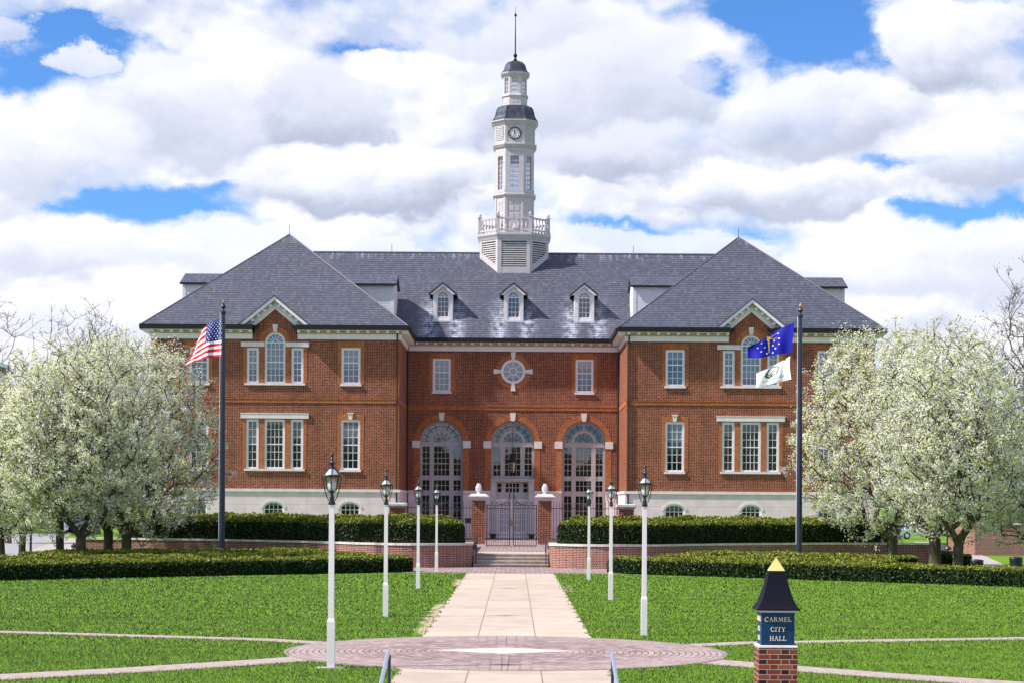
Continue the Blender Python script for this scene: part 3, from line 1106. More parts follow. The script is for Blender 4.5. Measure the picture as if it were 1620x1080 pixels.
def window(xc, w, z0, z1, y, cols, rt, rb, glassm, sill=None, lintel=None, key=None, orange=True, fw=0.15, parent=None, rec=0.05):
    """sash window in a hole (xc, w, z0, z1) of the wall at y"""
    parent = parent or HALL
    yf = y + rec
    b = MB()
    x0, x1 = xc - w / 2, xc + w / 2
    b.box(x0, x0 + fw, yf, yf + 0.12, z0, z1)
    b.box(x1 - fw, x1, yf, yf + 0.12, z0, z1)
    b.box(x0 + fw, x1 - fw, yf + 0.002, yf + 0.12, z1 - fw, z1)
    b.box(x0 + fw, x1 - fw, yf + 0.002, yf + 0.12, z0, z0 + fw * 0.8)
    gz0, gz1 = z0 + fw * 0.8, z1 - fw
    zm = gz0 + (gz1 - gz0) * rb / (rt + rb)
    b.box(x0 + fw, x1 - fw, yf + 0.02, yf + 0.11, zm - 0.035, zm + 0.035)
    gx0, gx1 = x0 + fw, x1 - fw
    for i in range(1, cols):
        x = gx0 + (gx1 - gx0) * i / cols
        b.box(x - 0.016, x + 0.016, yf + 0.045, yf + 0.11, gz0, gz1)
    for (za, zb, r) in ((gz0, zm, rb), (zm, gz1, rt)):
        for i in range(1, r):
            z = za + (zb - za) * i / r
            b.box(gx0, gx1, yf + 0.041, yf + 0.108, z - 0.016, z + 0.016)
    o = b.build('window', M['white'], parent)
    MB().box(gx0 - 0.02, gx1 + 0.02, yf + 0.085, yf + 0.10, gz0 - 0.02, gz1 + 0.02).build('pane', glassm, o)
    if sill:
        MB().box(xc - sill / 2, xc + sill / 2, y - 0.10, y + 0.055, z0 - 0.13, z0 - 0.002).build('sill', M['stone'], o)
    if orange:
        ow = 0.24
        b = MB()
        b.box(x0 - ow, x0 - 0.004, y - 0.012, y + 0.03, z0 - 0.004, z1 + 0.0)
        b.box(x1 + 0.004, x1 + ow, y - 0.012, y + 0.03, z0 - 0.004, z1 + 0.0)
        b.box(x0 - ow, x1 + ow, y - 0.016, y + 0.03, z1 + 0.004, z1 + 0.34)
        b.build('brick_surround', M['orange'], o)
    if key:
        b = MB()
        b.prism([(xc - 0.10, z1 + 0.012), (xc + 0.10, z1 + 0.012), (xc + 0.15, z1 + 0.36), (xc - 0.15, z1 + 0.36)], y - 0.06, y + 0.02)
        b.box(xc - 0.19, xc + 0.19, y - 0.09, y + 0.02, z1 + 0.362, z1 + 0.44)
        b.build('keystone', M['stone'], o)
    if lintel:
        MB().box(xc - lintel / 2, xc + lintel / 2, y - 0.06, y + 0.05, z1 + 0.05, z1 + 0.34).build('lintel', M['stone'], o)
    return o


def arched_window(xc, r, z0, zs, y, cols, rt, rb, glassm, fw=0.13, fan=5, parent=None, mat=None, mun=0.016, rec=0.05, name='window'):
    parent = parent or HALL
    mat = mat or M['white']
    yf = y + rec
    b = MB()
    b.box(xc - r, xc - r + fw, yf, yf + 0.12, z0, zs)
    b.box(xc + r - fw, xc + r, yf, yf + 0.12, z0, zs)
    b.box(xc - r + fw, xc + r - fw, yf + 0.002, yf + 0.12, z0, z0 + fw * 0.8)
    b.ring(xc, zs, r - fw, r, 0, PI, yf, yf + 0.12, 18)
    gr = r - fw
    b.box(xc - gr, xc + gr, yf + 0.02, yf + 0.11, zs - 0.035, zs + 0.035)
    gz0 = z0 + fw * 0.8
    zm = gz0 + (zs - gz0) * rb / (rt + rb)
    if rt:
        b.box(xc - gr, xc + gr, yf + 0.022, yf + 0.112, zm - 0.035, zm + 0.035)
    for i in range(1, cols):
        x = xc - gr + 2 * gr * i / cols
        b.box(x - mun, x + mun, yf + 0.045, yf + 0.11, gz0, zs)
    for (za, zb, n) in ((gz0, zm, rb), (zm, zs, rt)):
        for i in range(1, n):
            z = za + (zb - za) * i / n
            b.box(xc - gr, xc + gr, yf + 0.041, yf + 0.108, z - mun, z + mun)
    b.ring(xc, zs, gr * 0.36, gr * 0.36 + 2 * mun, 0, PI, yf + 0.047, yf + 0.106, 10)
    for i in range(1, fan):
        a = PI * i / fan
        b.bar((xc + gr * 0.38 * math.cos(a), zs + gr * 0.38 * math.sin(a)), (xc + gr * math.cos(a), zs + gr * math.sin(a)), 2 * mun, yf + 0.05, yf + 0.104)
    o = b.build(name, mat, parent)
    MB().prism(arch(xc, gr + 0.02, gz0 - 0.02, zs, 18), yf + 0.085, yf + 0.10).build('pane', glassm, o)
    return o


ZB = 3.75


def cornice(A, B, n_out=0, e0=0.0, e1=0.0, dz=0.0, name='cornice'):
    """eaves cornice on the wall A->B; e0/e1 extend the overhanging members past the ends"""
    L = (Vector(B) - Vector(A)).length
    b = MB()
    b.cur = 0
    b.fbox(A, B, -0.10 * (e0 > 0), L + 0.10 * (e1 > 0), 13.22 + dz, 13.50 + dz, 0.0, 0.10)
    b.fbox(A, B, -0.15 * (e0 > 0), L + 0.15 * (e1 > 0), 13.47 + dz, 13.53 + dz, 0.0, 0.15)
    b.fbox(A, B, -e0, L + e1, 13.74 + dz, 13.79 + dz, 0.0, 0.58)
    n = max(2, int(L / 0.62))
    for i in range(n + 1):
        u_ = 0.1 + (L - 0.2) * i / n
        b.fbox(A, B, u_ - 0.09, u_ + 0.09, 13.60 + dz, 13.739 + dz, 0.10, 0.50)
    b.cur = 1
    b.fbox(A, B, 0, L, 13.53 + dz, 13.738 + dz, 0.0, 0.09)
    o = b.build(name, [M['white'], M['cream']], HALL)
    b = MB()
    b.fbox(A, B, -e0 - 0.06, L + e1 + 0.06, 13.76 + dz, 14.07 + dz, 0.40, 0.72)
    b.build('gutter', M['gutter'], o)
    return o


def pavilion(s):
    def X(x):
        return s * x
    wins = [(10.26, 1.22), (19.86, 1.22)]
    holes, bholes = [], []
    for xc, w in wins:
        holes.append(rect(X(xc), w, 10.42, 12.72))
        holes.append(rect(X(xc), w, 5.0, 8.17))
    # Venetian groups
    vx = X(XC)
    holes.append(arch(vx, 0.65, 10.45, 13.0))
    holes.append(rect(vx - 1.41, 0.76, 10.45, 12.68))
    holes.append(rect(vx + 1.41, 0.76, 10.45, 12.68))
    holes.append(rect(vx, 1.30, 5.03, 8.17))
    holes.append(rect(vx - 1.41, 0.80, 5.03, 8.17))
    holes.append(rect(vx + 1.41, 0.80, 5.03, 8.17))
    xa, xb = sorted((X(X0), X(X1)))
    b = MB()
    b.holed(YF, [(xa, ZB), (xb, ZB), (xb, 13.6), (vx + 1.30, 13.6), (vx + 1.30, 14.08), (vx, 15.15), (vx - 1.30, 14.08), (vx - 1.30, 13.6), (xa, 13.6)], holes, 0.2)
    b.face((X(X0), YF, ZB), (X(X0), YR, ZB), (X(X0), YR, 13.7), (X(X0), YF, 13.7))
    b.face((X(X1), YF, 0), (X(X1), 150, 0), (X(X1), 150, 13.7), (X(X1), YF, 13.7))
    b.face((xa, 150, 0), (xb, 150, 0), (xb, 150, 13.7), (xa, 150, 13.7))
    b.face((X(X0), 141, 0), (X(X0), 150, 0), (X(X0), 150, 13.7), (X(X0), 141, 13.7))
    b.build('wall', M['brick'], HALL)
    # stone base with basement windows
    bx = [X(10.26), X(15.1), X(19.96)]
    for c_ in bx:
        bholes.append(arch(c_, 0.66, 1.75, 2.55, 14, 0.42))
    b = MB()
    ys = YF - 0.06
    b.holed(ys, [(xa - 0.06, 0), (xb + 0.06, 0), (xb + 0.06, ZB - 0.15), (xa - 0.06, ZB - 0.15)], bholes, 0.2)
    b.face((X(X0) - s * 0.06, ys, 0), (X(X0) - s * 0.06, YR, 0), (X(X0) - s * 0.06, YR, ZB - 0.15), (X(X0) - s * 0.06, ys, ZB - 0.15))
    b.face((X(X1) + s * 0.06, ys, 0), (X(X1) + s * 0.06, 150, 0), (X(X1) + s * 0.06, 150, ZB - 0.15), (X(X1) + s * 0.06, ys, ZB - 0.15))
    b.build('stone_base', M['stone_base'], HALL)
    b = MB()
    b.box(xa - 0.12, xb + 0.12, ys - 0.08, YF + 0.05, ZB - 0.151, ZB + 0.02)
    xs0, xs1 = sorted((X(X0) - s * 0.12, X(X0) + s * 0.05))
    b.box(xs0, xs1, YF + 0.051, YR - 0.1, ZB - 0.149, ZB + 0.018)
    b.build('base_moulding', M['stone'], HALL)
    for c_ in bx:
        yf = ys + 0.06
        b = MB()
        for sx in (-1, 1):
            b.box(c_ + sx * 0.6 - 0.06, c_ + sx * 0.6 + 0.06, yf, yf + 0.1, 1.75, 2.56)
        poly = [(c_ + 0.66 * math.cos(PI * k / 14), 2.55 + 0.42 * math.sin(PI * k / 14)) for k in range(15)]
        pin = [(c_ + 0.55 * math.cos(PI * k / 14), 2.55 + 0.32 * math.sin(PI * k / 14)) for k in range(15)]
        for k in range(14):
            b.prism([pin[k], poly[k], poly[k + 1], pin[k + 1]], yf + 0.002, yf + 0.1)
        for k in range(1, 4):
            x = c_ - 0.55 + 1.1 * k / 4
            b.box(x - 0.017, x + 0.017, yf + 0.03, yf + 0.09, 1.75, 2.55 + 0.32 * math.sqrt(max(0, 1 - ((x - c_) / 0.55) ** 2)))
        b.box(c_ - 0.55, c_ + 0.55, yf + 0.02, yf + 0.09, 2.04, 2.11)
        b.box(c_ - 0.55, c_ + 0.55, yf + 0.027, yf + 0.088, 2.46, 2.50)
        o = b.build('basement_window', M['white'], HALL)
        MB().prism(arch(c_, 0.58, 1.75, 2.55, 14, 0.35), yf + 0.07, yf + 0.08).build('pane', M['glass_dark'], o)
        # stone hood
        po = [(c_ + 0.80 * math.cos(PI * k / 14), 2.55 + 0.56 * math.sin(PI * k / 14)) for k in range(15)]
        b = MB()
        for k in range(14):
            b.prism([poly[k], po[k], po[k + 1], poly[k + 1]], ys - 0.03, ys + 0.05)
        b.build('arch_hood', M['stone'], o)
    # band course
    b = MB()
    b.box(xa - 0.03, xb + 0.03, YF - 0.045, YF + 0.02, 9.22, 9.45)
    b.box(xa - 0.05, xb + 0.05, YF - 0.075, YF + 0.02, 9.451, 9.51)
    xs0, xs1 = sorted((X(X0) - s * 0.03, X(X0) + s * 0.02))
    b.box(xs0, xs1, YF + 0.021, YR - 0.1, 9.225, 9.50)
    b.build('band_course', M['orange'], HALL)
    # orange corner
    for (ua, ub) in ((X0 - 0.012, X0 + 0.20), (X1 + 0.012, X1 - 0.20)):
        xo0, xo1 = sorted((X(ua), X(ub)))
        for (za, zb) in ((ZB + 0.021, 9.219), (9.511, 13.219)):
            MB().box(xo0, xo1, YF - 0.012, YF + 0.25, za, zb).build('corner_brick', M['orange'], HALL)
    # windows
    for xc, w in wins:
        window(X(xc), w, 10.42, 12.72, YF, 3, 2, 3, M['glass_upper'], sill=1.36)
        window(X(xc), w, 5.0, 8.17, YF, 3, 3, 3, M['glass_dark'], sill=1.36, key=True)
    cw = arched_window(vx, 0.65, 10.45, 13.0, YF, 4, 3, 3, M['glass_upper'], fan=6)
    b = MB()
    b.box(vx - 1.92, vx + 1.92, YF - 0.10, YF + 0.055, 10.32, 10.448)
    b.build('sill', M['stone'], cw)
    for q in (-1, 1):
        window(vx + q * 1.41, 0.76, 10.45, 12.68, YF, 2, 2, 3, M['glass_upper'], orange=False)
        window(vx + q * 1.41, 0.80, 5.03, 8.17, YF, 2, 3, 3, M['glass_dark'], orange=False)
        b = MB()
        xa_, xb_ = sorted((vx + q * 0.672, vx + q * 2.15))
        b.box(xa_, xb_, YF - 0.09, YF + 0.02, 12.74, 13.03)
        b.build('lintel', M['stone'], cw)
        b = MB()
        for (u0, u1) in ((0.655, 1.025), (1.795, 2.02)):
            xa_, xb_ = sorted((vx + q * u0, vx + q * u1))
            b.box(xa_, xb_, YF - 0.012, YF + 0.03, 10.45, 12.735)
        b.build('brick_surround', M['orange'], cw)
    b = MB()
    b.ring(vx, 13.0, 0.655, 1.0, R(4), R(176), YF - 0.02, YF + 0.03, 22)
    b.build('brick_arch', M['orange'], cw)
    MB().prism([(vx - 0.11, 13.66), (vx + 0.11, 13.66), (vx + 0.17, 14.14), (vx - 0.17, 14.14)], YF - 0.09, YF + 0.02).build('keystone', M['stone'], cw)
    cl = window(vx, 1.30, 5.03, 8.17, YF, 4, 3, 3, M['glass_dark'], orange=False)
    MB().box(vx - 1.92, vx + 1.92, YF - 0.10, YF + 0.055, 4.90, 5.028).build('sill', M['stone'], cl)
    b = MB()
    b.box(vx - 2.15, vx + 2.15, YF - 0.09, YF + 0.02, 8.22, 8.50)
    b.box(vx - 2.18, vx + 2.18, YF - 0.11, YF + 0.02, 8.501, 8.55)
    b.build('lintel', M['stone'], cl)
    b = MB()
    for q in (-1, 1):
        for (u0, u1) in ((0.655, 1.005), (1.815, 2.02)):
            xa_, xb_ = sorted((vx + q * u0, vx + q * u1))
            b.box(xa_, xb_, YF - 0.012, YF + 0.03, 5.03, 8.215)
    b.build('brick_surround', M['orange'], cl)
    # cornices (front is broken by the gable)
    cornice((xa, YF), (vx - 1.43, YF), e0=0.58)
    cornice((vx + 1.43, YF), (xb, YF), e1=0.58)
    if s < 0:
        cornice((X(X0), YF), (X(X0), YR), e0=-0.05, e1=-0.6, dz=0.003)
        cornice((X(X1), 150), (X(X1), YF), dz=0.003)
    else:
        cornice((X(X0), YR), (X(X0), YF), e0=-0.6, e1=-0.05, dz=0.003)
        cornice((X(X1), YF), (X(X1), 150), dz=0.003)
    # roof
    ex0, ex1 = sorted((X(X0 - 0.65), X(X1 + 0.65)))
    ey0, ey1 = YF - 0.65, 150.65
    rz = ZE + 6.86
    ry0, ry1 = ey0 + 7.75, ey1 - 7.75
    xm = (ex0 + ex1) / 2
    gz0, gz1, gw = 14.06, 15.86, 2.20
    b = MB()
    A_, B_, C_, D_ = (ex0, ey0, ZE), (ex1, ey0, ZE), (ex1, ey1, ZE), (ex0, ey1, ZE)
    P_, Q_ = (xm, ry0, rz), (xm, ry1, rz)
    yn = ey0 + (gz1 - ZE) / ((rz - ZE) / (ry0 - ey0))
    nl, nr, nt = (vx - 2.2, ey0, ZE), (vx + 2.2, ey0, ZE), (vx, yn, gz1)
    b.face(A_, nl, nt, P_)
    b.face(nr, B_, P_, nt)
    b.face(B_, C_, Q_, P_)
    b.face(C_, D_, Q_)
    b.face(D_, A_, P_, Q_)
    b.face(D_, C_, B_, nr, (vx + 2.0, YF + 0.1, ZE), (vx - 2.0, YF + 0.1, ZE), nl, A_)
    rf = b.build('roof', M['slate'], HALL)
    b = MB()
    for e in (A_, B_):
        b.tube([e, P_], 0.045, 6)
    b.tube([P_, Q_], 0.06, 6)
    b.build('hip_cap', M['hip_cap'], rf)
    MB().tube([(xm, ry0, rz), (xm, ry0, rz + 0.62)], 0.018, 6).build('lightning_rod', M['gutter'], rf)
    # gable over the Venetian window
    b = MB()
    yf0, yb = YF - 0.68, YF + 2.6
    for q in (-1, 1):
        lo_ = (vx + q * (gw + 0.08), gz0 - 0.06)
        hi_ = (vx, gz1)
        b.hexa([(lo_[0], yf0, lo_[1]), (hi_[0], yf0, hi_[1]), (hi_[0], yb, hi_[1]), (lo_[0], yb, lo_[1])],
               [(lo_[0], yf0, lo_[1] + 0.07), (hi_[0], yf0, hi_[1] + 0.07), (hi_[0], yb, hi_[1] + 0.07), (lo_[0], yb, lo_[1] + 0.07)])
    gb = b.build('gable_roof', M['slate'], HALL)
    b = MB()
    for q in (-1, 1):
        # outer raking board
        b.prism([(vx + q * gw, gz0), (vx, gz1 - 0.002), (vx, gz1 - 0.24), (vx + q * (gw - 0.30), gz0)], yf0 + 0.05, YF - 0.4)
        # soffit board against the wall
        b.prism([(vx + q * (gw - 0.02), gz0 + 0.003), (vx, gz1 - 0.02), (vx, 15.10), (vx + q * 1.24, gz0 + 0.003)], YF - 0.10, YF + 0.05)
        for i in range(1, 5):
            f_ = i / 5 + 0.06
            cx_, cz_ = vx + q * (gw - 0.30) * (1 - f_), gz0 + (gz1 - 0.27 - gz0) * f_
            b.prism([(cx_ - 0.08, cz_ - 0.17), (cx_ + 0.08, cz_ - 0.17), (cx_ + 0.08, cz_ - 0.03), (cx_ - 0.08, cz_ - 0.03)], YF - 0.45, YF - 0.1)
    b.build('raking_cornice', M['white'], gb)
    b = MB()
    for q in (-1, 1):
        u0, u1 = sorted((vx + q * 1.02, vx + q * 1.43))
        b.prism([(vx + q * 1.43, 13.80), (vx + q * 1.43, 14.03), (vx + q * 1.0, 14.03), (vx + q * 1.1, 13.93), (vx + q * 1.2, 13.84)], YF - 0.5, YF)
    b.build('gutter_return', M['gutter'], gb)
    # side dormers, boarded
    for inner in (True, False):
        xf = 8.0 if inner else 22.14
        xr = 12.5 if inner else 17.6
        ya, yb2, zr, ze = 126.9, 130.6, 18.28, 17.5
        ym = (ya + yb2) / 2
        d0, d1 = sorted((X(xf), X(xr)))
        ov = 0.16 if (inner == (s > 0)) else -0.0
        ov2 = 0.16 - ov
        b = MB()
        b.box(d0, d1, ya, yb2, 14.6, ze)
        b.face((d0, ya, ze), (d0, yb2, ze), (d0, ym, zr))
        b.face((d1, ya, ze), (d1, yb2, ze), (d1, ym, zr))
        k = 0
        z = 14.9
        while z < ze - 0.1:
            b.box(d0 + 0.15, d1 - 0.15, ya - 0.022, ya, z, z + 0.17)
            z += 0.19
        xe = X(xf)
        c0, c1 = sorted((xe, xe + (0.2 * s if inner else -0.2 * s)))
        b.box(c0 - 0.01, c1 + 0.01, ya - 0.045, ya + 0.2, 14.6, ze - 0.002)
        dm = b.build('side_dormer', M['siding_gap'], HALL)
        b = MB()
        for (yy, sg) in ((ya - 0.22, 1), (yb2 + 0.22, -1)):
            b.hexa([(d0 - ov, yy, ze - 0.05), (d1 + ov2, yy, ze - 0.05), (d1 + ov2, ym, zr), (d0 - ov, ym, zr)],
                   [(d0 - ov, yy, ze + 0.05), (d1 + ov2, yy, ze + 0.05), (d1 + ov2, ym, zr + 0.1), (d0 - ov, ym, zr + 0.1)])
        b.build('dormer_roof', M['slate'], dm)
        b = MB()
        b.box(d0 - ov - 0.01, d1 + ov2 + 0.01, ya - 0.27, ya - 0.215, ze - 0.10, ze + 0.03)
        b.build('gutter', M['gutter'], dm)
    # downpipes
    for (xx, yy) in ((X(X0) + s * 0.12, YF - 0.09), (X(X0) - s * 0.09, YR - 0.16)):
        MB().tube([(xx, yy - 0.3, 13.75), (xx, yy, 13.2), (xx, yy, ZB - 1.9)], 0.05, 8).build('downpipe', M['black_metal'], HALL)


pavilion(-1)
pavilion(1)

# recessed centre
ARX = (-4.82, 0.0, 4.82)
AR, AZ = 1.47, 7.08
holes = [arch(x, AR, 0.55, AZ, 28) for x in ARX]
holes += [rect(x, 1.22, 10.47, 12.72) for x in (-4.83, 4.83)]
holes += [[(0.83 * math.cos(2 * PI * k / 32), 11.87 + 0.83 * math.sin(2 * PI * k / 32)) for k in range(32)]]
b = MB()
b.holed(YR, [(-X0, 0.2), (X0, 0.2), (X0, 13.7), (-X0, 13.7)], holes, 0.5)
b.build('wall', M['brick'], HALL)
b = MB()
b.face((-X0, 141, 0), (X0, 141, 0), (X0, 141, 13.7), (-X0, 141, 13.7))
b.build('rear_wall', M['brick'], HALL)
for (a, c_) in ((-X0 + 0.061, -6.30), (-3.34, -1.48), (1.48, 3.34), (6.30, X0 - 0.061)):
    sb = MB().box(a, c_, YR - 0.06, YR + 0.02, 0.2, ZB - 0.1).build('stone_base', M['stone_base'], HALL)
    e_ = 0.07 if abs(a) > 7 or abs(c_) > 7 else 0.0
    MB().box(a + (e_ if a < -7 else 0), c_ - (e_ if c_ > 7 else 0), YR - 0.14, YR + 0.02, ZB - 0.099, ZB + 0.05).build('base_moulding', M['stone'], sb)
b = MB()
b.box(-X0 + 0.04, X0 - 0.04, YR - 0.045, YR + 0.02, 9.25, 9.48)
b.box(-X0 + 0.06, X0 - 0.06, YR - 0.075, YR + 0.02, 9.481, 9.54)
b.build('band_course', M['orange'], HALL)
for x in (-4.83, 4.83):
    window(x, 1.22, 10.47, 12.72, YR, 3, 2, 3, M['glass_upper'], sill=1.36)
# oculus
b = MB()
yf = YR + 0.03
b.ring(0, 11.87, 0.66, 0.83, 0, 2 * PI, yf, yf + 0.12, 36)
b.ring(0, 11.87, 0.22, 0.27, 0, 2 * PI, yf + 0.03, yf + 0.1, 20)
for k in range(8):
    a = PI / 4 * k + PI / 8 * 0
    b.bar((0.26 * math.cos(a), 11.87 + 0.26 * math.sin(a)), (0.67 * math.cos(a), 11.87 + 0.67 * math.sin(a)), 0.045, yf + 0.035, yf + 0.095)
oc = b.build('round_window', M['white'], HALL)
MB().prism([(0.68 * math.cos(2 * PI * k / 32), 11.87 + 0.68 * math.sin(2 * PI * k / 32)) for k in range(32)], yf + 0.08, yf + 0.09).build('pane', M['glass_upper'], oc)
b = MB()
b.ring(0, 11.87, 0.835, 1.18, 0, 2 * PI, YR - 0.018, YR + 0.03, 40)
b.build('brick_surround', M['orange'], oc)
for k in range(4):
    a = PI / 2 * k
    d, n = Vector((math.cos(a), math.sin(a))), Vector((-math.sin(a), math.cos(a)))
    pts = [d * 0.78 - n * 0.10, d * 1.32 - n * 0.17, d * 1.32 + n * 0.17, d * 0.78 + n * 0.10]
    MB().prism([(p.x, 11.87 + p.y) for p in pts], YR - 0.06, YR + 0.02).build('keystone', M['stone'], oc)


def glazed(b, g, x0, x1, z0, z1, y, cols, rows, fw=0.0, mun=0.018):
    """muntins into b, pane into g"""
    for i in range(1, cols):
        x = x0 + (x1 - x0) * i / cols
        b.box(x - mun, x + mun, y + 0.03, y + 0.09, z0, z1)
    for i in range(1, rows):
        z = z0 + (z1 - z0) * i / rows
        b.box(x0, x1, y + 0.027, y + 0.088, z - mun, z + mun)
    g.box(x0 - 0.01, x1 + 0.01, y + 0.07, y + 0.08, z0 - 0.01, z1 + 0.01)


YD = YR + 0.5
for i, xa in enumerate(ARX):
    mid = (i == 1)
    b, g, g2, fb = MB(), MB(), MB(), MB()
    b.ring(xa, AZ, AR - 0.16, AR - 0.004, 0, PI, YD - 0.12, YD + 0.1, 28)
    zb = 4.62 if mid else 0.56
    # posts
    for (u0, u1) in ((-1.466, -1.30), (-0.82, -0.52), (0.52, 0.82), (1.30, 1.466)):
        b.box(xa + u0, xa + u1, YD - 0.10 - (0.04 if abs(u0) < 1 else 0), YD + 0.1, zb, AZ - 0.30)
    b.box(xa - 1.466, xa + 1.466, YD - 0.16, YD + 0.1, AZ - 0.299, AZ + 0.01)
    b.box(xa - 1.466, xa + 1.466, YD - 0.121, YD + 0.1, zb - 0.001, zb + 0.2)
    cols = ((-1.30, -0.82, 2), (-0.52, 0.52, 4), (0.82, 1.30, 2))
    for (u0, u1, nc) in cols:
        glazed(b, g, xa + u0, xa + u1, 4.82, AZ - 0.30, YD - 0.03, nc, 5)
        b.box(xa + u0, xa + u1, YD - 0.01, YD + 0.08, 5.60, 5.66)
    # fanlight
    gr = AR - 0.16
    b.box(xa - 0.075, xa + 0.075, YD - 0.115, YD + 0.09, AZ + 0.86, AZ + gr + 0.02)
    b.ring(xa, AZ, 0.66, 0.86, 0, PI, YD - 0.10, YD + 0.09, 20)
    for (ra, rb, n, t_) in ((0.86, gr, 8, 0.05), (0.25, 0.66, 6, 0.045)):
        for k in range(1, n):
            a = PI * k / n
            fb.bar((xa + ra * math.cos(a), AZ + ra * math.sin(a)), (xa + rb * math.cos(a), AZ + rb * math.sin(a)), t_, YD - 0.04, YD + 0.035)
    fb.ring(xa, AZ, 1.08, 1.12, 0, PI, YD - 0.043, YD + 0.033, 24)
    fb.ring(xa, AZ, 0.22, 0.26, 0, PI, YD - 0.043, YD + 0.067, 12)
    g2.prism([(xa + gr * math.cos(PI * k / 24), AZ + gr * math.sin(PI * k / 24)) for k in range(25)], YD + 0.04, YD + 0.05)
    if not mid:
        for z0_, z1_ in ((3.46, 3.80), (4.50, 4.62)):
            b.box(xa - 1.30, xa + 1.30, YD - 0.10, YD + 0.1, z0_, z1_ + (0.2 if z0_ > 4 else 0))
        for (u0, u1, nc) in cols:
            glazed(b, g, xa + u0, xa + u1, 3.80, 4.50, YD - 0.03, nc, 2)
            b.box(xa + u0, xa + u1, YD - 0.08, YD + 0.1, 0.56, 1.0)
            glazed(b, g, xa + u0, xa + u1, 1.0, 3.46, YD - 0.03, nc, 5)
    o = b.build('arched_window', M['grey_frame'], HALL)
    g.build('pane', M['glass_mirror'], o)
    g2.build('fanlight_pane', M['glass_fan'], o)
    fb.build('fanlight_bars', M['bar_grey'], o)
    # surround
    b = MB()
    b.ring(xa, AZ, AR + 0.003, 1.86, R(1), R(179), YR - 0.02, YR + 0.02, 30)
    for q in (-1, 1):
        u0, u1 = sorted((xa + q * (AR + 0.003), xa + q * 1.86))
        b.box(u0, u1, YR - 0.02, YR + 0.02, ZB + 0.052, 6.66)
    b.build('brick_arch', M['orange'], o)
    for q in (-1, 1):
        u0, u1 = sorted((xa + q * (AR - 0.02), xa + q * 1.98))
        MB().box(u0, u1, YR - 0.06, YR + 0.03, 6.67, 7.15).build('impost', M['stone'], o)
    MB().prism([(xa - 0.13, AZ + AR - 0.03), (xa + 0.13, AZ + AR - 0.03), (xa + 0.20, AZ + 1.98), (xa - 0.20, AZ + 1.98)], YR - 0.08, YR + 0.02).build('keystone', M['stone'], o)
    if mid:
        b = MB()
        for q in (-1, 1):
            u0, u1 = sorted((q * 1.10, q * 1.466))
            b.box(u0, u1, YR - 0.05, YD + 0.1, 0.56, 4.42)
            u0, u1 = sorted((q * 1.06, q * 1.467))
            b.box(u0, u1, YR - 0.08, YD + 0.05, 4.24, 4.36)
            u0, u1 = sorted((q * 1.04, q * 1.467))
            b.box(u0, u1, YR - 0.10, YD + 0.05, 0.56, 0.95)
        b.box(-1.468, 1.468, YR - 0.14, YD + 0.08, 4.421, 4.52)
        b.box(-1.50, 1.50, YR - 0.22, YD + 0.08, 4.521, 4.60)
        b.box(-1.10, 1.10, YD - 0.05, YD + 0.1, 3.28, 3.72)
        b.box(-0.85, 0.85, YD - 0.08, YD - 0.05, 3.40, 3.60)
        b.box(-1.10, 1.10, YD - 0.045, YD + 0.1, 4.32, 4.42)
        for (u0, u1) in ((-1.10, -1.02), (-0.75, -0.45), (0.45, 0.75), (1.02, 1.10)):
            b.box(u0, u1, YD - 0.048, YD + 0.1, 3.721, 4.319)
        pt = b.build('stone_portal', M['tower'], HALL)
        b, g = MB(), MB()
        for (u0, u1, nc) in ((-1.02, -0.75, 1), (-0.45, 0.45, 4), (0.75, 1.02, 1)):
            glazed(b, g, u0, u1, 3.72, 4.32, YD - 0.02, nc, 2)
        b.build('transom_bars', M['white'], pt)
        g.build('transom_pane', M['glass_mirror'], pt)
        for q in (-1, 1):
            b, g = MB(), MB()
            xa_, xb_ = sorted((q * 0.01, q * 0.98))
            b.box(xa_, xa_ + 0.13, YD - 0.02, YD + 0.08, 0.6, 3.27)
            b.box(xb_ - 0.13, xb_, YD - 0.02, YD + 0.08, 0.6, 3.27)
            b.box(xa_ + 0.13, xb_ - 0.13, YD - 0.018, YD + 0.08, 3.10, 3.27)
            b.box(xa_ + 0.13, xb_ - 0.13, YD - 0.018, YD + 0.08, 0.6, 1.05)
            glazed(b, g, xa_ + 0.13, xb_ - 0.13, 1.05, 3.10, YD - 0.02, 3, 5, mun=0.03)
            d = b.build('door', M['white'], HALL)
            g.build('pane', M['louver'], d)
            MB().tube([(q * 0.08, YD - 0.09, 1.55), (q * 0.08, YD - 0.09, 1.95)], 0.02, 6).build('handle', M['brass'], d)
        b = MB()
        for q in (-1, 1):
            u0, u1 = sorted((q * 0.985, q * 1.10))
            b.box(u0, u1, YD - 0.04, YD + 0.1, 0.56, 3.28)
        b.build('door_frame', M['white'], HALL)
    # dark room behind the glass
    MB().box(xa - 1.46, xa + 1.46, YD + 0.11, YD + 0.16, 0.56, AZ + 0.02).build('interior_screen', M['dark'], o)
cornice((-X0, YR), (X0, YR), e0=-0.6, e1=-0.6)

# main roof
MR_E, MR_R, MR_Z = YR - 0.65, 135.0, 20.72
SL = (MR_Z - ZE) / (MR_R - MR_E)


def roofz(y):
    return ZE + SL * (y - MR_E)


